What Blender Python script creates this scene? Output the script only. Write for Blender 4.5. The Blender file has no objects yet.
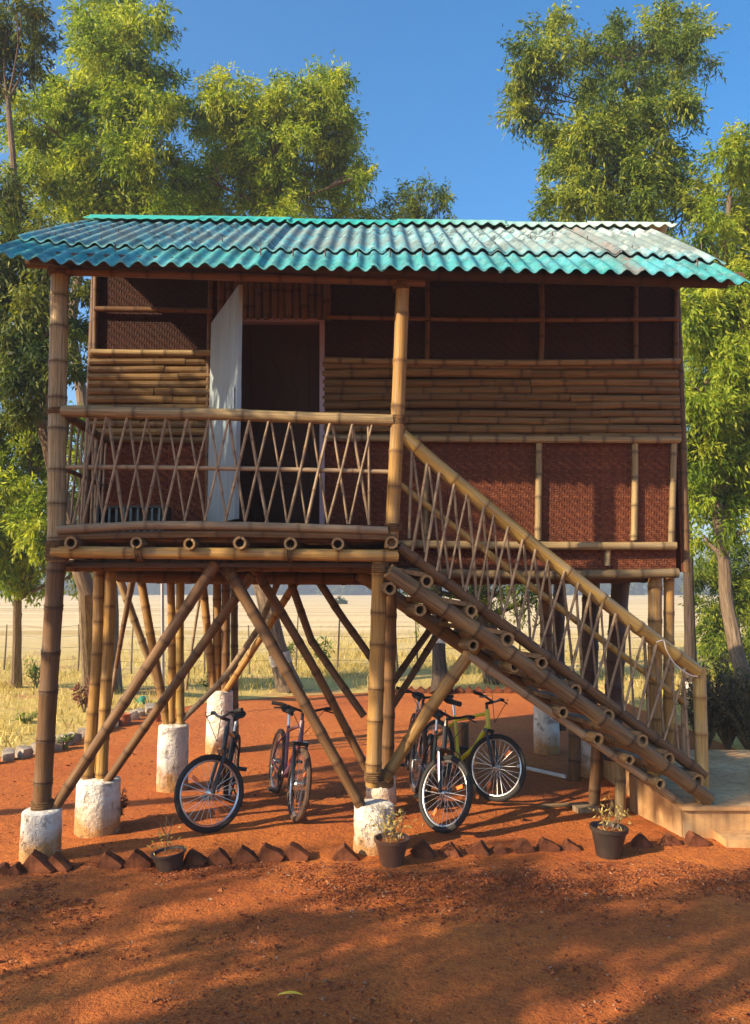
import bpy, math, random
import numpy as np
from mathutils import Vector, Matrix, Quaternion, noise

R = random.Random(11)
NR = np.random.default_rng(5)
scene = bpy.context.scene
COL = scene.collection
V = Vector

# ------------------------------------------------------------------ camera
CAM_H, F, PITCH = 2.12, 800.0, math.atan(78 / 800)
cp, sp = math.cos(PITCH), math.sin(PITCH)


def ray(px, py):
    u, v = (px - 375) / F, (512 - py) / F
    return V((u, cp - v * sp, sp + v * cp))


def P(px, py, D):
    """world point seen at a picture position, at real distance D in front"""
    r = ray(px, py)
    return V((0, 0, CAM_H)) + r * (D / r.y)


def G(px, py, z=0.0):
    r = ray(px, py)
    return V((0, 0, CAM_H)) + r * ((z - CAM_H) / r.z)


def PW(px, py, A, B):
    """on the upright plane through ground points A and B"""
    n = V((-(B.y - A.y), B.x - A.x, 0))
    r = ray(px, py)
    o = V((0, 0, CAM_H))
    return o + r * ((V((A.x, A.y, 0)) - o).dot(n) / r.dot(n))


# ------------------------------------------------------------------ mesh builder
class MB:
    def __init__(s):
        s.v, s.f, s.bn, s.bv, s.bc = [], [], [], [], []

    def add(s, vs, fs, bn=None, bv=0.5, bc=None):
        o = len(s.v)
        s.v += [tuple(x) for x in vs]
        s.f += [tuple(i + o for i in f) for f in fs]
        n = len(vs)
        s.bn += list(bn) if bn is not None else [0.0] * n
        s.bv += list(bv) if isinstance(bv, (list, tuple)) else [bv] * n
        s.bc += [tuple(x) for x in (bc if bc is not None else vs)]

    def box(s, c, size, rot=None, bv=0.5):
        c = V(c)
        hx, hy, hz = [a / 2 for a in size]
        vs = [V((x, y, z)) for x in (-hx, hx) for y in (-hy, hy) for z in (-hz, hz)]
        loc = [tuple(x) for x in vs]
        if rot is not None:
            vs = [rot @ x for x in vs]
        vs = [x + c for x in vs]
        s.add(vs, [(0, 1, 3, 2), (4, 6, 7, 5), (0, 4, 5, 1), (2, 3, 7, 6), (0, 2, 6, 4), (1, 5, 7, 3)], bv=bv,
              bc=[tuple(V(l) + c) for l in loc])

    def slab(s, q, off, bv=0.5):
        """four corner points (going round) extruded by off; bc = metres in the sheet"""
        q = [V(x) for x in q]
        off = V(off)
        ux = (q[1] - q[0]).length
        uy = (q[3] - q[0]).length
        uv = [(0, 0, 0), (ux, 0, 0), (ux, uy, 0), (0, uy, 0)]
        r0 = R.uniform(0, 50)
        uv = [(a + r0, b + r0, 0) for a, b, _ in uv]
        vs = q + [x + off for x in q]
        fs = [(0, 1, 2, 3), (7, 6, 5, 4)] + [(i, i + 4, (i + 1) % 4 + 4, (i + 1) % 4) for i in range(4)]
        s.add(vs, fs, bv=bv, bc=uv + uv)

    def tube(s, pts, r, sides=8, caps=True, bv=0.5, closed=False):
        pts = [V(p) for p in pts]
        n = len(pts)
        rs = r if isinstance(r, (list, tuple)) else [r] * n
        up = None
        vs, bc = [], []
        L = 0
        for i in range(n):
            a = pts[(i - 1) % n] if (closed or i > 0) else pts[i]
            b = pts[(i + 1) % n] if (closed or i < n - 1) else pts[i]
            t = (b - a).normalized()
            if up is None:
                up = t.orthogonal().normalized()
            up = (up - t * up.dot(t)).normalized()
            w = t.cross(up)
            if i:
                L += (pts[i] - pts[i - 1]).length
            for k in range(sides):
                an = 2 * math.pi * k / sides
                vs.append(pts[i] + (up * math.cos(an) + w * math.sin(an)) * rs[i])
                bc.append((math.cos(an), math.sin(an), L))
        fs = []
        m = n if closed else n - 1
        for i in range(m):
            j = (i + 1) % n
            for k in range(sides):
                k2 = (k + 1) % sides
                fs.append((i * sides + k, i * sides + k2, j * sides + k2, j * sides + k))
        if caps and not closed:
            fs.append(tuple(reversed(range(sides))))
            fs.append(tuple((n - 1) * sides + k for k in range(sides)))
        s.add(vs, fs, bv=bv, bc=bc)

    def lathe(s, c, prof, sides=20, bv=0.5, jit=0.0, wob=None):
        vs, fs = [], []
        for i, (r, z) in enumerate(prof):
            for k in range(sides):
                a = 2 * math.pi * k / sides
                rr = r * (1 + (R.uniform(-jit, jit) if jit else 0))
                vs.append(V(c) + V((rr * math.cos(a), rr * math.sin(a), z)))
        for i in range(len(prof) - 1):
            for k in range(sides):
                k2 = (k + 1) % sides
                fs.append((i * sides + k, i * sides + k2, (i + 1) * sides + k2, (i + 1) * sides + k))
        fs.append(tuple(reversed(range(sides))))
        fs.append(tuple((len(prof) - 1) * sides + k for k in range(sides)))
        s.add(vs, fs, bv=bv)

    def bamboo(s, pts, r, seg=0.27, sides=12, hollow=False, taper=0.0, bump=0.09, bv=None):
        """a culm with swollen nodes; pts a polyline"""
        pts = [V(p) for p in pts]
        bv = R.random() if bv is None else bv
        off = R.uniform(0, 40)
        d = [0]
        for i in range(1, len(pts)):
            d.append(d[-1] + (pts[i] - pts[i - 1]).length)
        T = d[-1]

        def at(x):
            x = min(max(x, 0), T)
            for i in range(1, len(pts)):
                if x <= d[i] or i == len(pts) - 1:
                    k = (x - d[i - 1]) / max(d[i] - d[i - 1], 1e-6)
                    return pts[i - 1].lerp(pts[i], k)
        rings = [(0, 1, 0)]
        x = R.uniform(0.3, 0.9) * seg
        while x < T - 0.03:
            e = min(0.02, seg * .1)
            rings += [(x - seg * .45, 0.985, 0)] if x - seg * .45 > rings[-1][0] + .03 else []
            rings += [(x - e * 1.6, 1.0, 0), (x - e * .55, 1 + bump, .45), (x, 1 + bump * .25, 1), (x + e * .5, 1 + bump * .8, .6), (x + e * 1.6, 1.0, .1)]
            x += seg * R.uniform(0.8, 1.2)
        rings = [q for q in rings if 0 <= q[0] < T - .004] + [(T, 1, 0)]
        rings = [rings[0]] + sorted([q for q in rings[1:]], key=lambda q: q[0])
        vs, bn, bc, fs = [], [], [], []
        up = None
        bend = V((R.uniform(-1, 1), R.uniform(-1, 1), R.uniform(-1, 1))) * min(T, 3) * 0.009
        for (x, k, b) in rings:
            c = at(x) + bend * math.sin(math.pi * x / T)
            t = (at(x + .01) - at(x - .01)).normalized()
            if up is None:
                up = t.orthogonal().normalized()
            up = (up - t * up.dot(t)).normalized()
            w = t.cross(up)
            rr = r * k * (1 - taper * x / T)
            for j in range(sides):
                a = 2 * math.pi * j / sides
                e_ = R.uniform(-.006, .006) if (x == 0 or x == T) else 0
                vs.append(c + (up * math.cos(a) + w * math.sin(a)) * rr + t * e_)
                bn.append(b)
                bc.append((math.cos(a) + off, math.sin(a) + off, x * 1.0 + off))
        n = len(rings)
        for i in range(n - 1):
            for j in range(sides):
                j2 = (j + 1) % sides
                fs.append((i * sides + j, i * sides + j2, (i + 1) * sides + j2, (i + 1) * sides + j))
        # ends
        for end, base in ((0, 0), (1, (n - 1) * sides)):
            c = pts[0] if end == 0 else pts[-1]
            t = (at(.01) - at(0)).normalized() if end == 0 else (at(T - .01) - at(T)).normalized()
            if not hollow:
                ids = [base + j for j in range(sides)]
                fs.append(tuple(reversed(ids)) if end == 0 else tuple(ids))
            else:
                o = len(vs)
                rr = r * (1 - (taper if end else 0))
                for q, (ri, dp) in enumerate(((.64, 0), (.60, .10))):
                    for j in range(sides):
                        p = vs[base + j]
                        vs.append(c + (p - c) * ri + t * dp)
                        bn.append(-.6 if q == 0 else 1.6)
                        bc.append((off, off, q + off))
                # end rim gets its own pale vertices
                o2 = len(vs)
                for j in range(sides):
                    vs.append(vs[base + j] - t * .0005)
                    bn.append(-.6)
                    bc.append((off, off, off))
                for j in range(sides):
                    j2 = (j + 1) % sides
                    fs.append((o2 + j, o2 + j2, o + j2, o + j))
                    fs.append((o + j, o + j2, o + sides + j2, o + sides + j))
                fs.append(tuple(o + sides + j for j in range(sides)))
        s.add(vs, fs, bn=bn, bv=bv, bc=bc)

    def build(s, name, mat, parent=None, org=None, smooth=True, sharp=35):
        me = bpy.data.meshes.new(name)
        o = V(org) if org is not None else V((0, 0, 0))
        vs = np.array(s.v, dtype=np.float64) - np.array(o)
        me.from_pydata(vs.tolist(), [], s.f)
        for nm, dat in (('bn', s.bn), ('bv', s.bv)):
            a = me.attributes.new(nm, 'FLOAT', 'POINT')
            a.data.foreach_set('value', np.array(dat, dtype=np.float32))
        a = me.attributes.new('bc', 'FLOAT_VECTOR', 'POINT')
        a.data.foreach_set('vector', np.array(s.bc, dtype=np.float32).ravel())
        if smooth:
            me.polygons.foreach_set('use_smooth', [True] * len(me.polygons))
            try:
                me.set_sharp_from_angle(angle=math.radians(sharp))
            except Exception:
                pass
        me.materials.append(mat)
        me.update()
        ob = bpy.data.objects.new(name, me)
        COL.objects.link(ob)
        if parent is not None:
            ob.parent = parent
        return ob


def raw_mesh(name, verts, faces4, mat, parent=None, bv=None, loc=None, smooth=False):
    """fast quads/tris from numpy arrays"""
    me = bpy.data.meshes.new(name)
    k = faces4.shape[1]
    me.vertices.add(len(verts))
    me.vertices.foreach_set('co', verts.astype(np.float32).ravel())
    me.loops.add(faces4.size)
    me.loops.foreach_set('vertex_index', faces4.astype(np.int32).ravel())
    me.polygons.add(len(faces4))
    me.polygons.foreach_set('loop_start', np.arange(0, faces4.size, k, dtype=np.int32))
    if bv is not None:
        a = me.attributes.new('bv', 'FLOAT', 'POINT')
        a.data.foreach_set('value', bv.astype(np.float32))
    me.materials.append(mat)
    me.update()
    me.validate()
    if smooth:
        me.polygons.foreach_set('use_smooth', [True] * len(me.polygons))
    ob = bpy.data.objects.new(name, me)
    COL.objects.link(ob)
    if parent is not None:
        ob.parent = parent
    if loc is not None:
        ob.location = loc
    return ob


def tag(o, label=None, cat=None, group=None, kind=None):
    if label:
        o['label'] = label
    if cat:
        o['category'] = cat
    if group:
        o['group'] = group
    if kind:
        o['kind'] = kind
    return o


def empty(name, loc, label, cat, group=None):
    o = bpy.data.objects.new(name, None)
    COL.objects.link(o)
    o.location = loc
    o.empty_display_size = .2
    return tag(o, label, cat, group)


# ------------------------------------------------------------------ materials
def hexlin(h):
    h = h.lstrip('#')
    c = [int(h[i:i + 2], 16) / 255 for i in (0, 2, 4)]
    return tuple(((x + .055) / 1.055) ** 2.4 if x > .04045 else x / 12.92 for x in c) + (1,)


class NT:
    def __init__(s, name):
        s.m = bpy.data.materials.new(name)
        s.m.use_nodes = True
        s.t = s.m.node_tree
        s.b = s.t.nodes['Principled BSDF']
        s.out = s.t.nodes['Material Output']

    def n(s, ty, **kw):
        x = s.t.nodes.new(ty)
        for k, v in kw.items():
            setattr(x, k, v)
        return x

    def l(s, a, b):
        s.t.links.new(a, b)

    def attr(s, nm):
        return s.n('ShaderNodeAttribute', attribute_name=nm)

    def noise(s, vec, scale, detail=4, rough=.55, dim='3D'):
        x = s.n('ShaderNodeTexNoise')
        x.inputs['Scale'].default_value = scale
        x.inputs['Detail'].default_value = detail
        x.inputs['Roughness'].default_value = rough
        if vec is not None:
            s.l(vec, x.inputs['Vector'])
        return x.outputs['Fac']

    def ramp(s, fac, stops):
        x = s.n('ShaderNodeValToRGB')
        e = x.color_ramp.elements
        while len(e) < len(stops):
            e.new(.5)
        for i, (p, c) in enumerate(stops):
            e[i].position = p
            e[i].color = c if isinstance(c, tuple) else (c, c, c, 1)
        s.l(fac, x.inputs['Fac'])
        return x.outputs['Color']

    def mix(s, fac, a, b, mode='MIX'):
        x = s.n('ShaderNodeMix', data_type='RGBA', blend_type=mode)
        for sock, val in ((0, fac), (6, a), (7, b)):
            if hasattr(val, 'is_linked') or hasattr(val, 'links'):
                s.l(val, x.inputs[sock])
            else:
                x.inputs[sock].default_value = val
        return x.outputs[2]

    def math(s, op, a, b=0.0, clamp=False):
        x = s.n('ShaderNodeMath', operation=op, use_clamp=clamp)
        for i, val in enumerate((a, b)):
            if hasattr(val, 'links'):
                s.l(val, x.inputs[i])
            else:
                x.inputs[i].default_value = val
        return x.outputs[0]

    def vmul(s, vec, k):
        x = s.n('ShaderNodeVectorMath', operation='MULTIPLY')
        s.l(vec, x.inputs[0])
        x.inputs[1].default_value = k
        return x.outputs[0]

    def bump(s, h, strength=.4, dist=.01):
        x = s.n('ShaderNodeBump')
        x.inputs['Strength'].default_value = strength
        x.inputs['Distance'].default_value = dist
        s.l(h, x.inputs['Height'])
        s.l(x.outputs[0], s.b.inputs['Normal'])

    def base(s, c, rough=.6, spec=None, metal=None):
        if hasattr(c, 'links'):
            s.l(c, s.b.inputs['Base Color'])
        else:
            s.b.inputs['Base Color'].default_value = c
        if hasattr(rough, 'links'):
            s.l(rough, s.b.inputs['Roughness'])
        else:
            s.b.inputs['Roughness'].default_value = rough
        if spec is not None:
            s.b.inputs['Specular IOR Level'].default_value = spec
        if metal is not None:
            s.b.inputs['Metallic'].default_value = metal
        return s.m

    def coord(s, which='Object'):
        return s.n('ShaderNodeTexCoord').outputs[which]


def bamboo_mat(name, a, b, node, dirt=.35, rough=.55):
    m = NT(name)
    m.b.inputs['Specular IOR Level'].default_value = .3
    a = tuple(x * .78 for x in a[:3]) + (1,)
    bc = m.attr('bc').outputs['Vector']
    bv = m.attr('bv').outputs['Fac']
    bn = m.attr('bn').outputs['Fac']
    c = m.mix(bv, a, b)
    streak = m.noise(m.vmul(bc, (5, 5, .9)), 2.2, 5, .65)
    c = m.mix(m.ramp(streak, [(.38, 0.0), (.68, .75)]), c, tuple(x * .42 for x in a[:3]) + (1,))
    blot = m.noise(m.vmul(bc, (1.1, 1.1, 1.0)), 2.6, 4, .6)
    c = m.mix(m.math('MULTIPLY', m.ramp(blot, [(.48, 0.0), (.64, 1.0)]), dirt), c, tuple(x * .35 for x in node[:3]) + (1,))
    mould = m.noise(m.vmul(bc, (1.6, 1.6, 1.3)), 4.5, 6, .7)
    c = m.mix(m.ramp(mould, [(.53, 0.0), (.64, .5)]), c, (b[0] * .42, b[1] * .46, b[2] * .62, 1))
    crack = m.noise(m.vmul(bc, (3.2, 3.2, .22)), 2.4, 3, .6)
    c = m.mix(m.ramp(crack, [(.488, 0.0), (.5, .7), (.512, 0.0)]), c, tuple(x * .5 for x in node[:3]) + (1,))
    wgrey = m.noise(m.vmul(bc, (.8, .8, .7)), 2.0, 3, .6)
    lum = (a[0] + a[1]) * .45
    c = m.mix(m.ramp(wgrey, [(.5, 0.0), (.7, .55)]), c, (lum * 1.05, lum * .92, lum * .72, 1))
    speck = m.noise(bc, 26, 2, .5)
    c = m.mix(m.math('MULTIPLY', m.ramp(speck, [(.62, 0.0), (.72, 1.0)]), .55), c, node)
    c = m.mix(m.math('MULTIPLY', bn, .8, True), c, node)
    c = m.mix(m.math('MULTIPLY', m.math('MULTIPLY', bn, -1.4), 1.0, True), c, tuple(x * .85 for x in b[:3]) + (1,))
    m.base(c, m.ramp(streak, [(.3, rough - .08), (.7, rough + .2)]))
    m.bump(m.noise(m.vmul(bc, (9, 9, .8)), 3, 4), .25, .004)
    return m.m


M = {}
M['bam_grey'] = bamboo_mat('bamboo_weathered', (.30, .20, .085, 1), (.46, .33, .15, 1), (.05, .03, .016, 1), .45)
M['bam_gold'] = bamboo_mat('bamboo_golden', (.44, .23, .055, 1), (.58, .33, .085, 1), (.085, .036, .012, 1), .35)
M['bam_bright'] = bamboo_mat('bamboo_yellow', (.52, .32, .065, 1), (.62, .42, .12, 1), (.16, .075, .02, 1), .22, .38)
M['bam_brown'] = bamboo_mat('bamboo_brown', (.19, .095, .035, 1), (.27, .14, .055, 1), (.04, .02, .01, 1), .4)
M['bam_pale'] = bamboo_mat('bamboo_pale_sticks', (.34, .23, .125, 1), (.47, .34, .20, 1), (.12, .07, .035, 1), .25)
M['bam_stair'] = bamboo_mat('bamboo_stair', (.22, .125, .052, 1), (.32, .20, .085, 1), (.04, .022, .011, 1), .5)
M['bam_shaded'] = bamboo_mat('bamboo_shaded', (.07, .035, .018, 1), (.11, .055, .028, 1), (.02, .012, .008, 1), .3)  # for roof poles; shadow under the eave put into the colour
M['bam_clad'] = bamboo_mat('bamboo_cladding', (.21, .115, .036, 1), (.32, .19, .065, 1), (.04, .02, .009, 1), .5)

def mat_material(name, lo, hi, ov, patch, wearc, wearf):
    m = NT(name)
    bc = m.attr('bc').outputs['Vector']
    sx = m.n('ShaderNodeSeparateXYZ')
    m.l(bc, sx.inputs[0])
    X, Y = m.math('MULTIPLY', sx.outputs[0], 40), m.math('MULTIPLY', sx.outputs[1], 52)
    fx, fy = m.math('FLOOR', X), m.math('FLOOR', Y)
    q = m.math('FRACT', m.math('MULTIPLY', m.math('ADD', fx, fy), .25))
    over = m.math('GREATER_THAN', q, .45)
    rx, ry = m.math('FRACT', X), m.math('FRACT', Y)
    pv = m.math('SINE', m.math('MULTIPLY', rx, math.pi))
    ph = m.math('SINE', m.math('MULTIPLY', ry, math.pi))
    h = m.n('ShaderNodeMix', data_type='FLOAT')
    m.l(over, h.inputs[0]); m.l(ph, h.inputs[2]); m.l(pv, h.inputs[3])
    wn = m.n('ShaderNodeTexWhiteNoise', noise_dimensions='2D')
    cv = m.n('ShaderNodeCombineXYZ')
    hs = m.n('ShaderNodeMix', data_type='FLOAT')
    m.l(over, hs.inputs[0]); m.l(fy, hs.inputs[2]); m.l(fx, hs.inputs[3])
    m.l(hs.outputs[0], cv.inputs[0]); m.l(over, cv.inputs[1])
    m.l(cv.outputs[0], wn.inputs['Vector'])
    c = m.mix(wn.outputs['Value'], lo, hi)
    c = m.mix(m.math('MULTIPLY', over, .45), c, ov)
    pn = m.noise(bc, 1.7, 4)
    c = m.mix(m.ramp(pn, [(.4, 0.0), (.7, .55)]), c, patch)
    wear = m.noise(m.vmul(bc, (14, 34, 1)), 2.0, 3, .7)
    c = m.mix(m.ramp(wear, [(.57, 0.0), (.68, wearf)]), c, wearc)
    m.base(c, .75, .15)
    m.bump(h.outputs[0], .8, .005)
    return m.m


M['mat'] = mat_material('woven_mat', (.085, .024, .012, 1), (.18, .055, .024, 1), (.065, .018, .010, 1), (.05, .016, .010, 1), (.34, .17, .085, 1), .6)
M['mat_shaded'] = mat_material('shaded_woven_mat', (.030, .011, .008, 1), (.055, .019, .012, 1), (.022, .008, .007, 1), (.02, .008, .007, 1), (.12, .055, .032, 1), .3)  # darker mat copy for upper panels, eave shade put into the colour


def simple(name, c, rough=.6, spec=None, metal=None, var=.25, scale=6, bump=0, bscale=30, bdist=.004):
    m = NT(name)
    co = m.coord()
    n = m.noise(co, scale, 5)
    dark = tuple(x * (1 - var) for x in c[:3]) + (1,)
    lite = tuple(min(1, x * (1 + var * .6)) for x in c[:3]) + (1,)
    m.base(m.ramp(n, [(.3, dark), (.7, lite)]), rough, spec, metal)
    if bump:
        m.bump(m.noise(co, bscale, 5, .65), bump, bdist)
    return m.m


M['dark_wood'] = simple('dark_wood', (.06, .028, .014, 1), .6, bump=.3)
M['door_brown'] = simple('brown_door_skin', (.045, .019, .010, 1), .6, .15, var=.2, scale=3)
M['door_pale'] = simple('pale_blue_door_skin', (.38, .47, .52, 1), .5, .2, var=.08, scale=3)
m = NT('pale_blue_door_skin')
co = m.coord('Object')
ws = m.noise(m.vmul(co, (7, 7, .5)), 2.0, 4, .6)
c = m.ramp(ws, [(.35, (.22, .28, .31, 1)), (.6, (.29, .36, .395, 1))])
c = m.mix(m.ramp(m.noise(co, 3.5, 6, .7), [(.54, 0.0), (.68, .5)]), c, (.26, .25, .22, 1))
m.base(c, .5, .25)
M['door_pale'] = m.m
M['door_frame'] = simple('mauve_door_frame', (.34, .24, .27, 1), .4, var=.1)
M['steel'] = simple('grey_steel', (.42, .43, .44, 1), .35, metal=.8, var=.1)
M['black_rubber'] = simple('black_rubber', (.018, .017, .017, 1), .75, var=.4, scale=20)
M['dusty_rubber'] = simple('dusty_rubber', (.075, .042, .026, 1), .85, var=.5, scale=14)
M['black_paint'] = simple('black_bike_paint', (.012, .012, .014, 1), .28, var=.2)
M['yellow_paint'] = simple('yellow_bike_paint', (.62, .58, .03, 1), .25, var=.12)
M['purple_paint'] = simple('plum_bike_paint', (.16, .07, .11, 1), .28, var=.2)
M['alloy'] = simple('bike_alloy', (.62, .62, .62, 1), .28, metal=.9, var=.12)
M['orange'] = simple('orange_reflector', (.85, .20, .03, 1), .25)
M['red'] = simple('red_plastic', (.45, .03, .03, 1), .35)
M['yellow'] = simple('yellow_leaf', (.80, .52, .04, 1), .5, var=.15)
M['twine'] = simple('white_cord', (.72, .70, .66, 1), .6, var=.1)
M['dark_pot'] = simple('dark_pot', (.035, .024, .02, 1), .5, var=.4, bump=.2)
M['brown_pot'] = simple('brown_pot', (.11, .055, .035, 1), .45, var=.3, bump=.15)
M['terra'] = simple('terracotta_pot', (.33, .10, .04, 1), .75, var=.25)
M['brick'] = simple('earthy_brick', (.16, .055, .025, 1), .9, .15, var=.6, scale=9, bump=.8, bscale=22, bdist=.012)
M['stone'] = simple('pale_stone', (.32, .27, .22, 1), .9, var=.6, scale=5, bump=.6, bscale=12, bdist=.02)
M['twig'] = simple('dry_twig', (.17, .115, .06, 1), .8)
M['fence_stick'] = simple('fence_stick', (.15, .11, .07, 1), .85, var=.3)
M['green_plastic'] = simple('green_plastic', (.03, .24, .16, 1), .5)
M['rack'] = simple('dark_rack', (.022, .028, .032, 1), .4)
M['rack_slat'] = simple('rack_slats', (.11, .16, .18, 1), .4)
M['bulb'] = simple('bulb_glass', (.7, .7, .66, 1), .2, var=.05)

# whitewash footings: white with earth stains near the ground and worn patches
m = NT('whitewash')
co = m.coord('Object')
pz = m.n('ShaderNodeSeparateXYZ')
m.l(m.n('ShaderNodeNewGeometry').outputs['Position'], pz.inputs[0])
n1 = m.noise(co, 5, 5, .6)
c = m.ramp(n1, [(.35, (.66, .60, .50, 1)), (.6, (.82, .79, .73, 1))])
st = m.math('SUBTRACT', m.math('ADD', m.math('MULTIPLY', n1, .62), .0), pz.outputs[2])
c = m.mix(m.math('MULTIPLY', st, 4.5, True), c, (.46, .25, .10, 1))
m.base(c, .9)
nch = m.noise(co, 9, 5, .7)
c = m.mix(m.ramp(nch, [(.60, 0.0), (.66, .7)]), c, (.40, .33, .25, 1))
m.base(c, .92, .2)
m.bump(m.math('SUBTRACT', m.noise(co, 16, 6, .62), m.ramp(nch, [(.58, 0.0), (.66, .5)])), 1.0, .04)
M['white'] = m.m

m = NT('old_concrete_render')
co = m.coord('Object')
n1 = m.noise(co, 2.5, 6, .65)
c = m.ramp(n1, [(.3, (.34, .17, .065, 1)), (.55, (.52, .31, .13, 1)), (.75, (.60, .42, .22, 1))])
wv = m.noise(m.vmul(co, (14, 14, .8)), 1.0, 3)
c = m.mix(m.ramp(wv, [(.5, 0.0), (.68, .55)]), c, (.17, .085, .04, 1))
m.base(c, .85)
m.bump(m.noise(co, 18, 6), .4, .01)
M['concrete'] = m.m
M['slab_top'] = simple('red_dusted_concrete', (.44, .25, .15, 1), .85, var=.25, scale=4, bump=.3)

# roof sheet
m = NT('teal_roof_sheet')
co = m.coord('Object')
s3 = m.n('ShaderNodeSeparateXYZ')
m.l(co, s3.inputs[0])
bv = m.attr('bv').outputs['Fac']
n1 = m.noise(co, 2.2, 6, .62)
c = m.mix(bv, (.06, .25, .31, 1), (.035, .26, .25, 1))
c = m.mix(m.ramp(n1, [(.42, 0.0), (.66, .7)]), c, (.09, .33, .40, 1))
# bleached patch on the sheets towards the stair end
bl = m.n('ShaderNodeMapRange', clamp=True)
m.l(s3.outputs[0], bl.inputs[0])
for i, x in enumerate((0.1, 1.9, 0, 1)):
    bl.inputs[i + 1].default_value = x
by = m.n('ShaderNodeMapRange', clamp=True)
m.l(s3.outputs[1], by.inputs[0])
for i, x in enumerate((-1.15, -.75, 0, 1)):
    by.inputs[i + 1].default_value = x
n2 = m.noise(co, 5.5, 6, .7)
blf = m.math('MULTIPLY', m.math('MULTIPLY', bl.outputs[0], by.outputs[0]), m.ramp(n2, [(.36, .08), (.56, 1.0)]), True)
c = m.mix(m.math('MULTIPLY', blf, .8), c, (.56, .55, .48, 1))
# lichen and soot; the dashes also put relief shading into the colour
n3 = m.noise(m.vmul(co, (2.4, 1.0, 1)), 3.2, 8, .72)
c = m.mix(m.math('MULTIPLY', m.ramp(n3, [(.49, 0.0), (.55, .85)]), m.math('ADD', .5, m.math('MULTIPLY', by.outputs[0], .5))), c, (.028, .05, .055, 1))
n4 = m.noise(m.vmul(co, (2.2, 1, 1)), 9, 5, .7)
c = m.mix(m.math('MULTIPLY', m.ramp(n4, [(.50, 0.0), (.60, .8)]), m.math('ADD', .25, m.math('MULTIPLY', by.outputs[0], .6))), c, (.34, .44, .42, 1))
# one rusty brown streak running down the slope
sk = m.math('ABSOLUTE', m.math('SUBTRACT', m.math('ADD', s3.outputs[0], m.math('MULTIPLY', n1, .25)), 2.22))
c = m.mix(m.math('MULTIPLY', m.ramp(sk, [(.03, 1.0), (.16, 0.0)]), m.math('ADD', .1, m.ramp(n2, [(.38, .1), (.56, .65)]))), c, (.20, .10, .075, 1))
n6 = m.noise(co, 1.3, 4, .6)
c = m.mix(m.math('MULTIPLY', m.ramp(n6, [(.42, 0.0), (.60, .85)]), by.outputs[0]), c, (.17, .22, .21, 1))
m.base(c, .85, .2)
m.bump(m.noise(co, 40, 4), .4, .008)
M['roof'] = m.m
m = NT('teal_ridge_cap')
co = m.coord('Object')
s3 = m.n('ShaderNodeSeparateXYZ')
m.l(co, s3.inputs[0])
bl = m.n('ShaderNodeMapRange', clamp=True)
m.l(s3.outputs[0], bl.inputs[0])
for i, x in enumerate((0.2, 2.4, 0, 1)):
    bl.inputs[i + 1].default_value = x
n1 = m.noise(co, 4, 6, .7)
c = m.mix(m.ramp(n1, [(.4, 0.0), (.7, .6)]), (.02, .36, .30, 1), (.05, .24, .26, 1))
c = m.mix(m.math('MULTIPLY', bl.outputs[0], .75), c, (.55, .62, .52, 1))
m.base(c, .6)
M['cap'] = m.m

# ground: red murram
m = NT('red_murram')
po = m.n('ShaderNodeNewGeometry').outputs['Position']
n1 = m.noise(po, .55, 5, .6)
n2 = m.noise(po, 9, 6, .7)
n3 = m.noise(po, 60, 4, .7)
c = m.ramp(n1, [(.34, (.54, .140, .030, 1)), (.66, (.70, .225, .042, 1))])
c = m.mix(m.ramp(n2, [(.35, 0.0), (.75, .7)]), c, (.30, .075, .026, 1))
n5 = m.noise(po, 24, 4, .75)
c = m.mix(m.ramp(n5, [(.50, 0.0), (.66, .42)]), c, (.22, .055, .022, 1))
c = m.mix(m.ramp(n3, [(.52, 0.0), (.64, .7)]), c, (.19, .05, .02, 1))
c = m.mix(m.ramp(n3, [(.30, .6), (.43, 0.0)]), c, (.62, .28, .11, 1))
m.base(c, .95, .2)
hh = m.math('ADD', m.math('ADD', m.math('MULTIPLY', n2, 1.2), m.math('MULTIPLY', n5, .8)), m.math('MULTIPLY', n3, .6))
m.bump(hh, 1.0, .035)
M['ground'] = m.m

m = NT('dry_field')
po = m.n('ShaderNodeNewGeometry').outputs['Position']
s3 = m.n('ShaderNodeSeparateXYZ')
m.l(po, s3.inputs[0])
mr = m.n('ShaderNodeMapRange', clamp=True)
m.l(s3.outputs[1], mr.inputs[0])
for i, x in enumerate((19, 46, 0, 1)):
    mr.inputs[i + 1].default_value = x
st = m.noise(m.vmul(po, (.012, .22, 1)), 1.0, 4, .6)
far = m.ramp(st, [(.32, (.46, .32, .13, 1)), (.5, (.66, .51, .27, 1)), (.68, (.74, .60, .36, 1))])
gn = m.noise(po, .8, 5, .65)
near = m.ramp(gn, [(.32, (.42, .31, .08, 1)), (.5, (.56, .43, .14, 1)), (.7, (.42, .22, .10, 1))])
c = m.mix(mr.outputs[0], near, far)
c = m.mix(m.ramp(m.noise(po, 22, 4), [(.55, 0.0), (.75, .5)]), c, (.12, .08, .035, 1))
m.base(c, .95, .1)
m.bump(m.noise(po, 6, 6, .7), .8, .08)
M['field'] = m.m
m = NT('gravel_stone')
m.base(m.ramp(m.attr('bv').outputs['Fac'], [(0, (.22, .062, .028, 1)), (.5, (.38, .12, .045, 1)), (.9, (.48, .19, .08, 1)), (1, (.50, .32, .20, 1))]), .9, .2)
M['gravel'] = m.m
m = NT('far_woods')
po = m.n('ShaderNodeNewGeometry').outputs['Position']
m.base(m.ramp(m.noise(po, .09, 5, .7), [(.35, (.045, .07, .035, 1)), (.65, (.15, .17, .085, 1))]), .95, .1)
M['hills'] = m.m


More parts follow.
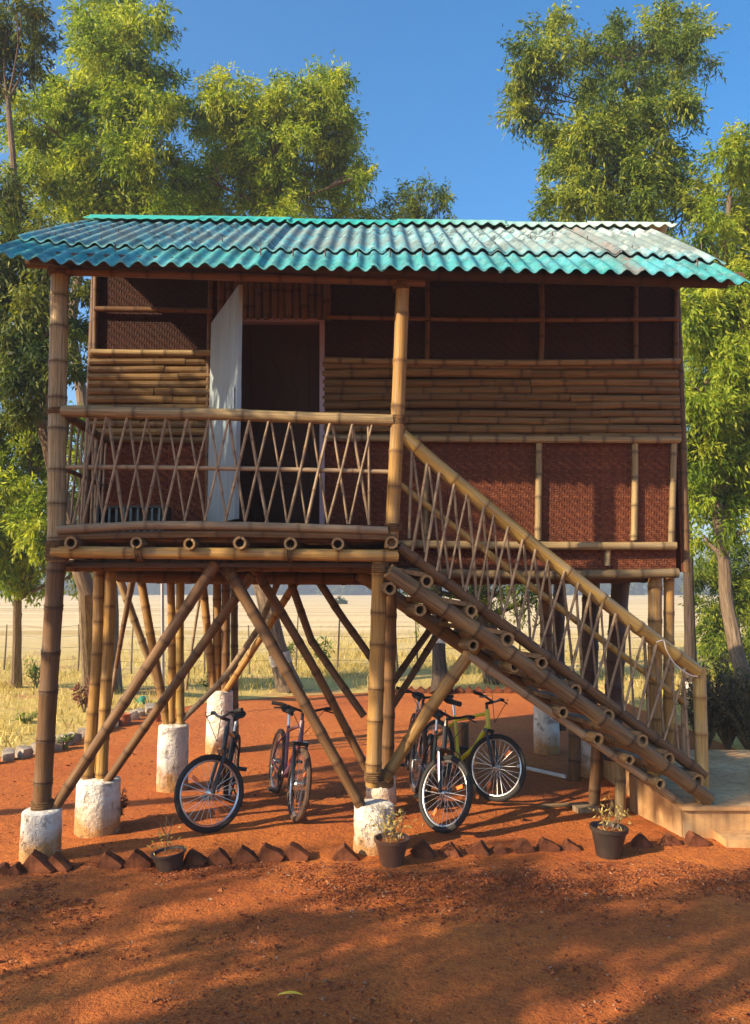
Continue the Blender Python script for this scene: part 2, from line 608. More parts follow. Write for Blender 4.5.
def leaf_mat(name, stops, trans=.35):
    m = NT(name)
    c = m.ramp(m.attr('bv').outputs['Fac'], stops)
    m.base(c, .55, .22)
    tr = m.n('ShaderNodeBsdfTranslucent')
    m.l(m.mix(1.0, c, (1.25, 1.2, .55, 1), 'MULTIPLY'), tr.inputs[0])
    mx = m.n('ShaderNodeMixShader')
    mx.inputs[0].default_value = trans
    m.l(m.b.outputs[0], mx.inputs[1])
    m.l(tr.outputs[0], mx.inputs[2])
    m.l(mx.outputs[0], m.out.inputs['Surface'])
    return m.m


M['leaf_lime'] = leaf_mat('lime_leaves', [(0, (.05, .10, .012, 1)), (.4, (.19, .285, .018, 1)), (1, (.46, .50, .055, 1))], .5)
M['leaf_green'] = leaf_mat('green_leaves', [(0, (.025, .055, .012, 1)), (.45, (.12, .185, .02, 1)), (1, (.38, .42, .05, 1))], .48)
M['leaf_dark'] = leaf_mat('dark_leaves', [(0, (.014, .034, .012, 1)), (.6, (.05, .085, .022, 1)), (1, (.15, .17, .04, 1))], .3)
M['leaf_mid'] = leaf_mat('mid_green_leaves', [(0, (.02, .042, .012, 1)), (.55, (.075, .115, .02, 1)), (1, (.22, .24, .04, 1))], .42)
M['leaf_weed'] = leaf_mat('weed_leaves', [(0, (.05, .11, .02, 1)), (1, (.24, .30, .06, 1))], .4)
M['leaf_red'] = leaf_mat('reddish_leaves', [(0, (.10, .03, .025, 1)), (1, (.22, .07, .04, 1))], .3)
M['straw'] = leaf_mat('dry_grass', [(0, (.30, .23, .06, 1)), (.55, (.54, .42, .12, 1)), (1, (.68, .54, .24, 1))], .3)
M['brush'] = leaf_mat('brown_brush', [(0, (.035, .026, .014, 1)), (.7, (.10, .075, .035, 1)), (1, (.19, .14, .06, 1))], .25)

M['band'] = simple('lime_paint', (.50, .45, .38, 1), .9, .1, var=.4, scale=12)
m = NT('tree_bark')
bc = m.attr('bc').outputs['Vector']
n1 = m.noise(m.vmul(bc, (2.2, 2.2, 1.2)), 2.6, 6, .7)
m.base(m.ramp(n1, [(.32, (.075, .05, .034, 1)), (.55, (.20, .145, .095, 1)), (.75, (.34, .26, .18, 1))]), .9, .2)
m.bump(n1, .8, .04)
M['bark'] = m.m
m = NT('dark_tree_bark')
bc = m.attr('bc').outputs['Vector']
n1 = m.noise(m.vmul(bc, (2.2, 2.2, 1.2)), 2.6, 6, .7)
m.base(m.ramp(n1, [(.32, (.03, .022, .017, 1)), (.7, (.12, .085, .06, 1))]), .9, .2)
m.bump(n1, .8, .04)
M['bark_dark'] = m.m

# ------------------------------------------------------------------ setting
# ground sheet: fine relief close to the camera, flat far away
ax = lambda a: np.array(a)
xs = np.concatenate([np.linspace(-800, -40, 14), np.linspace(-30, -6.2, 16), np.linspace(-6, 6, 170), np.linspace(6.2, 30, 16), np.linspace(40, 800, 14)])
ys = np.concatenate([np.linspace(-60, 1, 14), np.linspace(2.6, 10, 150), np.linspace(10.2, 22, 50), np.linspace(24, 60, 12), np.linspace(80, 1000, 14)])
vv = np.zeros((len(ys), len(xs), 3))
for j, y in enumerate(ys):
    for i, x in enumerate(xs):
        z = 0
        if -7 < x < 7 and 2 < y < 22:
            k = min(1, max(0, (9.6 - y) / 1.2)) * min(1, (6.5 - abs(x)) / 1 if abs(x) < 6.5 else 0)
            z = k * (.022 * noise.noise(V((x * 1.1, y * 1.1, 0))) + .010 * noise.noise(V((x * 4, y * 4, 3))) + .005 * noise.noise(V((x * 11, y * 11, 7))))
        vv[j, i] = (x, y, z)
nx = len(xs)
idx = np.arange(len(ys) * nx).reshape(len(ys), nx)
fq = np.stack([idx[:-1, :-1], idx[:-1, 1:], idx[1:, 1:], idx[1:, :-1]], -1).reshape(-1, 4)
g = raw_mesh('ground', vv.reshape(-1, 3), fq, M['ground'], smooth=True)
tag(g, kind='structure', label='red murram earth yard spreading under and around the hut', cat='ground')

# dry field beyond the yard, with its curved near edge
edge_px = [(-260, 800), (-60, 772), (0, 757), (60, 747), (110, 728), (150, 714), (200, 704), (240, 700), (300, 696), (380, 692), (470, 691), (560, 690), (620, 700), (672, 724), (690, 764), (760, 772), (900, 776), (1100, 780)]
edge = [G(*q) for q in edge_px]
edge = [V((-60, 9, 0))] + edge + [V((60, 9, 0))]


def edge_y(x):
    for a, b in zip(edge, edge[1:]):
        if a.x <= x <= b.x:
            return a.y + (b.y - a.y) * (x - a.x) / (b.x - a.x)
    return 9


fx_ = np.concatenate([np.linspace(-800, -70, 8), np.linspace(-60, -10, 12), np.linspace(-9.5, 9.5, 160), np.linspace(10, 60, 12), np.linspace(70, 800, 8)])
tt = np.concatenate([np.linspace(0, .02, 24), np.linspace(.024, 1, 30) ** 1.5 * .98 + .02])
vv = np.zeros((len(tt), len(fx_), 3))
for i, x in enumerate(fx_):
    y0 = edge_y(x) + .12 * noise.noise(V((x * 2, 0, 0)))
    for j, t in enumerate(tt):
        y = y0 + (980 - y0) * t
        z = .006
        d = y - y0
        if d > .2 and y < 60:
            z += min(1, d / 3) * .05 * (1 + noise.noise(V((x * .5, y * .5, 0))))
        if y > 60:
            z += .05
        vv[j, i] = (x, y, z)
nx = len(fx_)
idx = np.arange(len(tt) * nx).reshape(len(tt), nx)
fq = np.stack([idx[:-1, :-1], idx[:-1, 1:], idx[1:, 1:], idx[1:, :-1]], -1).reshape(-1, 4)
tag(raw_mesh('field', vv.reshape(-1, 3), fq, M['field'], smooth=True), 'dry tan harvested field stretching to the far hills', 'field', kind='structure')

# far wooded hills
hx = np.linspace(-560, 560, 240)
hy = np.linspace(0, 1, 22)
vv = np.zeros((22, 240, 3))
for i, x in enumerate(hx):
    top = 21 + 8 * noise.noise(V((x * .007, 1.5, 0))) + 3.0 * noise.noise(V((x * .03, 4, 0))) + .02 * abs(x)
    for j, t in enumerate(hy):
        hgt = top * math.sin(min(1, t * 1.4) * math.pi / 2)
        bumpy = (4.0 * noise.noise(V((x * .09, t * 14, 0))) + 2.4 * noise.noise(V((x * .4, t * 30, 5)))) * min(1, t * 5)
        vv[j, i] = (x, 340 + 440 * t, max(-.5, hgt + bumpy))
idx = np.arange(22 * 240).reshape(22, 240)
fq = np.stack([idx[:-1, :-1], idx[:-1, 1:], idx[1:, 1:], idx[1:, :-1]], -1).reshape(-1, 4)
tag(raw_mesh('hills', vv.reshape(-1, 3), fq, M['hills'], smooth=True), 'low hazy blue wooded hills along the horizon', 'hills', kind='structure')

# the far wood at the foot of the hills
gg = random.Random(5)
cl = []
for k in range(210):
    x = gg.uniform(-260, 260)
    r = gg.uniform(1.8, 4.2)
    y = 330 + gg.uniform(-12, 22)
    top = 6 + 5 * noise.noise(V((x * .02, 3, 0))) + gg.uniform(-2, 3)
    cl.append(((x, y, max(r * .8, top - r)), r))
    cl.append(((x + gg.uniform(-3, 3), y, r * .7), r))
FAR_CL = cl

# haze
bm = MB()
bm.box((0, 440, 21.5), (1500, 1120, 45))
hz = bm.build('haze', M['bulb'], smooth=False)
hm = bpy.data.materials.new('haze_air')
hm.use_nodes = True
hm.node_tree.nodes.remove(hm.node_tree.nodes['Principled BSDF'])
pv_ = hm.node_tree.nodes.new('ShaderNodeVolumePrincipled')
pv_.inputs['Color'].default_value = (.80, .88, 1, 1)
pv_.inputs['Density'].default_value = .0017
pv_.inputs['Anisotropy'].default_value = .2
hm.node_tree.links.new(pv_.outputs[0], hm.node_tree.nodes['Material Output'].inputs['Volume'])
hz.data.materials[0] = hm
tag(hz, 'thin bluish air over the field and far hills', 'haze', kind='stuff')

# ------------------------------------------------------------------ loose stones and gravel
ICO = [(0, 0, -1), (.72, -.53, -.45), (-.28, -.85, -.45), (-.89, 0, -.45), (-.28, .85, -.45), (.72, .53, -.45),
       (.28, -.85, .45), (-.72, -.53, .45), (-.72, .53, .45), (.28, .85, .45), (.89, 0, .45), (0, 0, 1)]
ICF = [(0, 1, 2), (1, 0, 5), (0, 2, 3), (0, 3, 4), (0, 4, 5), (1, 5, 10), (2, 1, 6), (3, 2, 7), (4, 3, 8), (5, 4, 9),
       (1, 10, 6), (2, 6, 7), (3, 7, 8), (4, 8, 9), (5, 9, 10), (6, 10, 11), (6, 7, 11), (7, 8, 11), (8, 9, 11), (9, 10, 11)]


def stones(name, pts, sizes, mat, bv):
    n = len(pts)
    base = np.array(ICO)
    jit = NR.uniform(.7, 1.25, (n, 12, 1))
    sc = NR.uniform(.65, 1.2, (n, 1, 3)) * np.array([1, 1, .75])
    v = base[None] * jit * sc * sizes[:, None, None]
    a = NR.uniform(0, 6.28, n)
    ca, sa = np.cos(a)[:, None], np.sin(a)[:, None]
    v = np.stack([v[..., 0] * ca - v[..., 1] * sa, v[..., 0] * sa + v[..., 1] * ca, v[..., 2]], -1)
    v += pts[:, None, :]
    f = (np.array(ICF)[None] + (np.arange(n) * 12)[:, None, None]).reshape(-1, 3)
    return raw_mesh(name, v.reshape(-1, 3), f, mat, bv=np.repeat(bv, 12))


n1 = 15000
px_, py_ = NR.uniform(-15, 765, n1), 862 + np.abs(NR.normal(0, 24, n1))
gp = np.array([tuple(G(a, b)) for a, b in zip(px_, py_)])
n2 = 21000
gp2 = np.stack([NR.uniform(-3.2, 3.2, n2), NR.uniform(3.7, 6.5, n2), np.zeros(n2)], -1)
n3 = 2600
gp3 = np.stack([NR.uniform(-5, 5, n3), NR.uniform(6.5, 12, n3), np.zeros(n3)], -1)
gp = np.concatenate([gp, gp2, gp3])
sz = np.concatenate([NR.gamma(2.2, .0019, n1) + .002, NR.gamma(1.7, .0023, n2) + .0015, NR.gamma(2, .0028, n3) + .002])
tag(stones('gravel', gp, sz, M['gravel'], NR.random(len(gp)) ** 1.2), 'small red laterite gravel strewn over the yard', 'gravel', kind='stuff')

# ------------------------------------------------------------------ foliage


def norm(a):
    return a / np.maximum(np.linalg.norm(a, axis=-1, keepdims=True), 1e-6)


def leaf_cloud(clusters, size, dens, seed, droop=.45, width=.22):
    g = np.random.default_rng(seed)
    VS, BV = [], []
    for (c, r) in clusters:
        c = np.array(c)
        K = max(6, int(21 * r))
        d = norm(g.normal(size=(K, 3)))
        sub = c + d * (g.random((K, 1)) ** .42) * r * np.array([1, 1, .95])
        tint = g.normal(0, .23, K)
        nt = max(3, int(dens * r * r * 24 / K))
        for k in range(K):
            out = norm((sub[k] - c)[None] + 1e-5)
            o = sub[k] + g.normal(size=(nt, 3)) * r * .165
            td = norm(out * .7 + g.normal(size=(nt, 3)) * .65 + np.array([0, 0, -.25]))
            m = 11
            s = np.linspace(0, 1, m)[None, :, None] * g.uniform(.28, .55, (nt, 1, 1)) * (.6 + .4 * r)
            p = o[:, None] + td[:, None] * s + np.array([0, 0, -1]) * (s ** 2) * .55
            p = p + g.normal(size=p.shape) * .025
            ld = norm(td[:, None] * .6 + g.normal(size=p.shape) * .55 + np.array([0, 0, -droop]))
            sd = norm(np.cross(ld, g.normal(size=p.shape)))
            L = size * g.uniform(.65, 1.25, p.shape[:2] + (1,))
            W = L * width * .5
            b = p
            mid = p + ld * L * .45
            tip = p + ld * L + np.array([0, 0, -1]) * L * .12
            q = np.stack([b, mid + sd * W, tip, mid - sd * W], 2).reshape(-1, 3)
            VS.append(q)
            bvv = np.clip(g.normal(.5, .2, nt * m) + tint[k], 0, 1)
            BV.append(np.repeat(bvv, 4))
    v = np.concatenate(VS)
    f = np.arange(len(v)).reshape(-1, 4)
    return v, f, np.concatenate(BV)


v, f, bv = leaf_cloud(FAR_CL, 1.5, .35, 8, .2, .6)
tag(raw_mesh('far_wood', v, f, M['leaf_dark'], bv=bv), 'hazy line of far trees at the foot of the hills', 'wood', kind='stuff')


def tree(name, label, trunk, r0, crown_px, D, leaf, bark='bark', size=.118, dens=24, seed=1, group=None, spread=1.0, width=.30, limbs=True, droop=.45, band=None):
    """trunk: world points; crown_px: (px, py, radius px) clumps given real depth around D"""
    g = random.Random(seed)
    base = V(trunk[0])
    root = empty(name, base, label, 'tree', group)
    tb = MB()
    n = len(trunk)
    # resample the trunk
    pts = []
    for i in range(n - 1):
        for k in range(5):
            pts.append(V(trunk[i]).lerp(V(trunk[i + 1]), k / 5) + V((g.uniform(-1, 1), g.uniform(-1, 1), 0)) * r0 * .10)
    pts.append(V(trunk[-1]))
    N = len(pts)
    rs = [r0 * (1 - .72 * i / (N - 1)) * (1.35 if i == 0 else 1.12 if i == 1 else 1) for i in range(N)]
    tb.tube(pts, rs, 10)
    cl = []
    for (px, py, rp) in crown_px:
        r = rp / F * D
        c = P(px, py, D + g.uniform(-1, 1) * spread)
        cl.append((c, r * .97))
        if limbs:
            # a limb from the trunk up to the clump
            ok = [i for i in range(N) if pts[i].z < c.z - .3] or [N // 2]
            i0 = min(ok, key=lambda i: (pts[i] - c).length + .35 * abs(c.z - pts[i].z))
            a = pts[i0]
            mid = a.lerp(c, .5) + V((g.uniform(-.2, .2), g.uniform(-.2, .2), g.uniform(-.05, .3))) * (c - a).length * .5
            lp = []
            for k in range(7):
                t = k / 6
                lp.append(a * (1 - t) ** 2 + mid * 2 * t * (1 - t) + c * t * t)
            rr = max(.018, min(rs[i0] * .55, .085))
            tb.tube(lp, [rr * (1 - .78 * k / 6) for k in range(7)], 6)
            for q in range(4):
                e = c + V((g.uniform(-1, 1), g.uniform(-1, 1), g.uniform(-.5, 1))) * r * .8
                s0 = lp[4]
                tb.tube([s0, s0.lerp(e, .5) + V((0, 0, .06)), e], [rr * .4, rr * .25, .006], 5)
    tr_ = tb.build('trunk', M[bark], root, base)
    if band:
        for i in range(N - 1):
            if pts[i].z <= band < pts[i + 1].z:
                a, b = pts[i].lerp(pts[i + 1], .15), pts[i].lerp(pts[i + 1], .15) + (pts[i + 1] - pts[i]).normalized() * .24
                bb = MB()
                bb.tube([a, a.lerp(b, .5), b], rs[i] * 1.03, 12, caps=False)
                bb.build('painted_band', M['band'], tr_, base)
    v, f, bv = leaf_cloud([(tuple(c), r) for c, r in cl], size, dens, seed, droop, width)
    raw_mesh('crown', v - np.array(base), f, M[leaf], root, bv)
    return root


TG = 'slender acacia trees behind the hut'
tree('acacia_tree', 'tall acacia with dark feathery top rising over the closed end of the teal roof',
     [G(112, 694), P(110, 560, 16.6), P(70, 330, 16.6), P(95, 180, 16.6), P(112, 20, 16.6)], .17,
     [(112, 8, 30), (95, 30, 26), (130, 42, 30), (150, 22, 20), (118, 72, 38), (160, 92, 27), (85, 92, 32), (62, 105, 28), (38, 118, 24),
      (100, 128, 40), (140, 122, 34), (172, 112, 18), (60, 146, 34), (22, 130, 16), (112, 168, 42), (152, 165, 36), (78, 190, 36), (40, 182, 26), (178, 178, 24), (130, 208, 34), (170, 212, 26), (95, 225, 30)],
     16.6, 'leaf_lime', seed=21, group=TG, dens=40)
tree('acacia_tree', 'rounded lime green acacia behind the middle of the hut roof',
     [G(290, 692), P(258, 575, 17.2), P(262, 330, 17.2), P(275, 180, 17.2), P(270, 100, 17.2)], .21,
     [(228, 92, 24), (212, 118, 20), (240, 120, 30), (262, 102, 26), (288, 106, 24), (318, 84, 24), (332, 100, 24), (308, 112, 28), (330, 132, 28), (276, 140, 36), (222, 150, 30),
      (250, 170, 36), (312, 162, 36), (342, 176, 22), (205, 180, 26), (228, 204, 30), (282, 200, 34), (326, 208, 28), (356, 178, 12), (300, 220, 26), (200, 212, 24)],
     17.2, 'leaf_lime', seed=22, group=TG, band=.75, dens=40)
tree('acacia_tree', 'small sparse greyish acacia whose tip just clears the middle of the roof ridge',
     [G(440, 694), P(438, 620, 17.6), P(432, 400, 17.6), P(415, 200, 17.6)], .17,
     [(424, 186, 15), (438, 204, 14), (412, 204, 18), (388, 206, 14), (364, 210, 13), (400, 224, 20), (430, 226, 18), (372, 228, 16), (440, 300, 24), (420, 270, 30)],
     17.6, 'leaf_green', seed=23, group=TG, band=.9, bark='bark_dark', dens=22)
tree('acacia_tree', 'large open crowned acacia standing high over the stair end of the roof',
     [G(692, 700), P(688, 540, 16.2), P(672, 380, 16.2), P(641, 210, 16.2), P(622, 60, 16.2)], .115,
     [(545, 40, 24), (528, 62, 20), (516, 78, 16), (560, 50, 20), (536, 100, 24), (512, 112, 16), (556, 128, 22), (592, 66, 26), (612, 40, 22), (640, 36, 28), (668, 24, 24), (690, 48, 26), (672, 66, 28),
      (640, 80, 24), (604, 104, 28), (575, 152, 26), (566, 178, 22), (598, 140, 28), (632, 120, 26), (662, 108, 26), (686, 96, 14), (610, 176, 34), (640, 168, 28), (664, 152, 22), (584, 204, 28), (622, 210, 34), (662, 190, 30), (690, 208, 26), (560, 150, 14), (545, 208, 14), (684, 168, 16)],
     16.2, 'leaf_green', seed=24, group=TG, band=.5, bark='bark_dark', dens=37)
tree('acacia_tree', 'pale trunked lime acacia beside the foot of the staircase',
     [G(752, 716), P(728, 610, 14.8), P(719, 520, 14.8), P(708, 390, 14.8), P(722, 300, 14.8), P(730, 190, 14.8)], .14,
     [(730, 160, 26), (752, 178, 28), (745, 145, 16), (706, 232, 24), (736, 212, 26), (760, 232, 26), (708, 262, 24), (745, 262, 28), (694, 300, 24), (722, 300, 30), (755, 308, 30), (700, 340, 26), (735, 350, 32), (690, 380, 22), (764, 360, 24),
      (714, 392, 30), (752, 400, 30), (690, 424, 22), (726, 440, 30), (760, 452, 26), (700, 468, 26), (738, 486, 28), (690, 498, 16), (715, 510, 22), (756, 505, 22), (704, 540, 12), (745, 530, 14), (688, 322, 20), (702, 320, 24), (740, 330, 26), (696, 400, 24), (732, 410, 28), (715, 372, 28), (700, 444, 24), (742, 432, 26), (720, 468, 24), (690, 470, 18), (758, 478, 24), (708, 488, 20), (730, 290, 24), (760, 280, 22)],
     14.8, 'leaf_lime', seed=25, group=TG, dens=39)
tree('acacia_tree', 'dim acacia with stout trunk seen through the staircase lattice',
     [G(500, 684), P(478, 600, 18.5), P(470, 480, 18.5), P(480, 350, 18.5)], .30,
     [(455, 585, 20), (500, 590, 20), (425, 598, 16), (480, 560, 26), (530, 600, 20), (440, 560, 24), (392, 580, 12), (520, 560, 24), (480, 450, 40), (450, 500, 40), (520, 480, 40), (480, 380, 40)],
     18.5, 'leaf_green', seed=26, group=TG, bark='bark_dark', dens=14)
tree('acacia_tree', 'shady acacia with leaning pale trunk behind the front corner post of the verandah',
     [G(92, 694), P(86, 590, 13.6), P(62, 500, 13.4), P(44, 430, 13.2), P(36, 360, 13), P(20, 240, 13), P(8, 100, 13)], .16,
     [(8, 22, 26), (26, 50, 20), (-12, 60, 24), (0, 75, 18), (22, 12, 18), (-8, 30, 24), (10, 200, 22), (2, 235, 26), (30, 240, 22), (8, 276, 30), (40, 288, 26), (68, 286, 22), (15, 320, 32), (50, 326, 26), (86, 325, 14), (12, 362, 30), (44, 372, 22), (82, 372, 14),
      (6, 402, 28), (26, 262, 26), (-6, 300, 30), (24, 345, 26), (-4, 345, 28), (30, 395, 20), (2, 190, 18), (50, 262, 16), (70, 330, 18)],
     13.0, 'leaf_mid', seed=27, group=TG, dens=38)
tree('acacia_tree', 'low lime green acacia filling the gap beside the front corner post',
     [G(16, 690), P(18, 600, 15.5), P(30, 520, 15.5), P(30, 440, 15.5)], .10,
     [(8, 430, 26), (36, 428, 22), (60, 425, 18), (12, 462, 28), (42, 460, 24), (70, 456, 18), (8, 496, 30), (40, 494, 26), (72, 490, 18), (14, 528, 28), (46, 524, 24), (76, 520, 16), (20, 556, 24), (48, 555, 20), (74, 555, 16), (4, 572, 20), (34, 584, 14), (-10, 540, 26), (-12, 480, 26), (90, 440, 12), (86, 575, 12)],
     15.5, 'leaf_lime', seed=29, group=TG, dens=39)
tree('bushy_tree', 'dark bushy tree behind the pale trunk beyond the concrete landing',
     [G(752, 676), P(752, 620, 19), P(752, 560, 19)], .12,
     [(732, 560, 24), (756, 575, 26), (722, 600, 22), (745, 615, 28), (716, 640, 18), (740, 655, 26), (762, 640, 22), (704, 578, 14), (728, 675, 14)],
     19, 'leaf_green', seed=28, dens=40)
# roadside trees that throw their shade across the yard from beyond the frame
SG = 'shade trees along the approach to the yard'
for i, (x, y, z0, z1, rad, nk, lab) in enumerate([(-10.2, -1.6, 3.0, 6.4, 2.0, 13, 'broad shade tree by the approach, out of view, shading the near gravel'),
                                      (-6.3, -.6, 3.6, 6.2, 2.0, 7, 'shade tree behind the viewer, out of view, closest to the camera'),
                                      (-9.8, -.3, 3.3, 5.0, 1.4, 10, 'lower shade tree, out of view, abreast of the edging bricks'),
                                      (-7.4, 3.5, 5.2, 7.1, 1.7, 14, 'tall high crowned shade tree, out of view, shading the verandah front')]):
    gg = random.Random(60 + i)
    root = empty('shade_tree', (x, y, 0), lab, 'tree', SG)
    tb = MB()
    bx_, by_ = (x - 1.4, y + 2.0) if i == 3 else (x, y)
    tb.tube([(bx_, by_, 0), ((bx_ * 2 + x) / 3, (by_ * 2 + y) / 3, z0 * .6), (x, y, z0 + .4), (x - .1, y + .1, z1)], [.13, .11, .09, .04], 9)
    cl = []
    for k in range(nk):
        c = V((x + gg.uniform(-1, 1) * rad, y + gg.uniform(-1, 1) * rad * .8, gg.uniform(z0, z1)))
        cl.append((tuple(c), gg.uniform(.45, .75)))
        tb.tube([(x, y, max(c.z - .9, .5)), tuple(c)], [.045, .015], 5)
    root.location = (bx_, by_, 0)
    tb.build('trunk', M['bark'], root, (bx_, by_, 0))
    v, f, bv = leaf_cloud(cl, .19, 10 if i < 3 else 13, 70 + i)
    raw_mesh('crown', v - np.array((bx_, by_, 0)), f, M['leaf_green'], root, bv)


def blades(name, pts, h, mat, label, cat, kind='stuff', w=.006, lean=.35):
    n = len(pts)
    d = NR.normal(size=(n, 3)) * lean
    d[:, 2] = 1
    d = norm(d)
    H = h[:, None]
    s = norm(np.cross(d, NR.normal(size=(n, 3)))) * (w * (.6 + .8 * NR.random((n, 1))))
    bend = NR.normal(size=(n, 3)) * .22 * H
    bend[:, 2] = -np.abs(bend[:, 2])
    a, b = pts - s, pts + s
    c, e = pts + d * H * .6 + s * .7, pts + d * H * .6 - s * .7
    t = pts + d * H + bend
    v = np.stack([a, b, c, e, t], 1).reshape(-1, 3)
    i0 = np.arange(n)[:, None] * 5
    f1 = np.concatenate([i0 + np.array([[0, 1, 2]]), i0 + np.array([[0, 2, 3]]), i0 + np.array([[3, 2, 4]])])
    bv = np.repeat(NR.random(n), 5)
    return tag(raw_mesh(name, v, f1, mat, bv=bv), label, cat, kind=kind)


n = 46000
gx = NR.uniform(-11, 12, n)
gy = np.array([edge_y(x) for x in gx]) + .25 + NR.gamma(1.6, 5.5, n)
pn = np.array([noise.noise(V((x * .45, y * .45, 2))) for x, y in zip(gx, gy)])
keep = (pn + NR.normal(0, .22, n) > -.08)
gx, gy = gx[keep], gy[keep]
pts = np.stack([gx, gy, np.full(len(gx), .02)], -1)
blades('grass', pts, NR.uniform(.06, .24, len(gx)) * (1 + .5 * (gy > 16)), M['straw'], 'dry yellow grass growing over the field edge', 'grass', w=.008)

# ------------------------------------------------------------------ the hut
HO = V((0, 7.75, 0))
hut = empty('stilt_hut', HO, 'raised bamboo hut on stilts with teal corrugated roof, verandah and side stair', 'hut')
DF, DW, DB = 6.5, 7.75, 10.5


def part(mb, name, mat, parent=None, **kw):
    return mb.build(name, M[mat], parent or hut, HO, **kw)


def culm(name, pts, r, mat, parent=None, **kw):
    mb = MB()
    mb.bamboo(pts, r, **kw)
    return part(mb, name, mat, parent)


# roof ---------------------------------------------------------------
EP = [(-20, 251), (20, 256), (60, 261), (140, 264.5), (220, 266), (400, 269), (560, 270), (640, 271.5), (700, 277), (762, 286)]
RP = [(95, 218), (205, 219.5), (380, 222.5), (667, 226)]
DE, DR = 6.15, 8.4
XL, XR = P(-14, 252, DE).x, P(757, 285, DE).x


def lerp_tab(tab, x):
    if x <= tab[0][0]:
        return tab[0][1]
    for a, b in zip(tab, tab[1:]):
        if x <= b[0]:
            return a[1] + (b[1] - a[1]) * (x - a[0]) / (b[0] - a[0])
    return tab[-1][1]


EZ = [(P(px, py, DE).x, P(px, py, DE).z) for px, py in EP]
RZ = [(P(px, py, DR).x, P(px, py + 6, DR).z) for px, py in RP]


def roof_pt(x, t, side=1):
    """t 0 at the eave, 1 at the ridge; side -1 is the rear slope"""
    ze, zr = lerp_tab(EZ, x), lerp_tab(RZ, x)
    y = DE + (DR - DE) * t
    if side < 0:
        y = DR + (DR - y)
    return V((x, y, ze + (zr - ze) * max(0, t) ** .96))


PITCH_W = .1345


def sheet(x0, x1, t0, t1, lift, side=1, ang=0):
    mb = MB()
    nx_ = max(6, int((x1 - x0) / PITCH_W * 10))
    nt = 7
    bvr = R.uniform(.75, 1) if t0 < .1 else R.uniform(0, .45)
    for layer in (0, 1):
        vs = []
        for j in range(nt):
            t = t0 + (t1 - t0) * j / (nt - 1)
            for i in range(nx_ + 1):
                x = x0 + (x1 - x0) * i / nx_
                p = roof_pt(x, t, side)
                w = .021 * math.cos(2 * math.pi * (x - XL) / PITCH_W)
                vs.append(p + V((0, 0, w + lift + ang * (x - x0) - layer * .009 + .002 * noise.noise(V((x * 3, t * 4, lift))))))
        W = nx_ + 1
        fs = [(j * W + i, j * W + i + 1, (j + 1) * W + i + 1, (j + 1) * W + i) for j in range(nt - 1) for i in range(nx_)]
        if layer:
            fs = [tuple(reversed(f)) for f in fs]
        mb.add(vs, fs, bv=bvr)
    W = nx_ + 1
    o = nt * W
    mb.f += [(i, i + o, i + 1 + o, i + 1) for i in range(nx_)]
    mb.f += [(j * W, (j + 1) * W, (j + 1) * W + o, j * W + o) for j in range(nt - 1)]
    mb.f += [(j * W + nx_, j * W + nx_ + o, (j + 1) * W + nx_ + o, (j + 1) * W + nx_) for j in range(nt - 1)]
    return mb


# purlins and rafters form the roof mesh; sheets and caps are its pieces
mb = MB()
for t in (.14, .5, .9):
    a, b = roof_pt(XL + .22, t), roof_pt(XR - .1, t)
    mid = roof_pt(0, t)
    z = V((0, 0, -.085))
    mb.bamboo([a + z, mid + z, b + z], .055 if t < .2 else .045)
for t in (.25, .6):
    z = V((0, 0, -.085))
    mb.bamboo([roof_pt(XL + .3, t, -1) + z, roof_pt(XR - .2, t, -1) + z], .05)
for x in (XL + .55, -1.3, .2, 1.6, XR - .5):
    mb.bamboo([roof_pt(x, .16) + V((0, 0, -.17)), roof_pt(x, .98) + V((0, 0, -.19))], .045)
    mb.bamboo([roof_pt(x, .03, -1) + V((0, 0, -.19)), roof_pt(x, .98, -1) + V((0, 0, -.19))], .045)
roof = part(mb, 'roof', 'bam_shaded')
NS = 6
for row, (t0, t1, lift) in enumerate([(0, .36, 0), (.235, 1.0, .040)]):
    for k in range(NS):
        x0 = XL + (XR - XL) * k / NS
        x1 = XL + (XR - XL) * (k + 1) / NS + (.13 if k < NS - 1 else 0)
        sh = sheet(x0, x1, t0 + R.uniform(-.006, .006) * (row == 0), t1, lift + (.010 if k % 2 else 0) + R.uniform(-.003, .003), 1, R.uniform(-.004, .004))
        part(sh, 'roof_sheet', 'roof', roof, sharp=60)
for k in range(3):
    x0 = XL + (XR - XL) * k / 3
    part(sheet(x0, XL + (XR - XL) * (k + 1) / 3, 0, 1, .01 * (k % 2), -1), 'roof_sheet', 'roof', roof, sharp=60)
capx = [P(94, 220, DR).x, P(204, 220, DR).x, P(292, 220, DR).x, P(400, 220, DR).x, P(505, 220, DR).x, P(590, 220, DR).x, P(669, 224, DR).x]
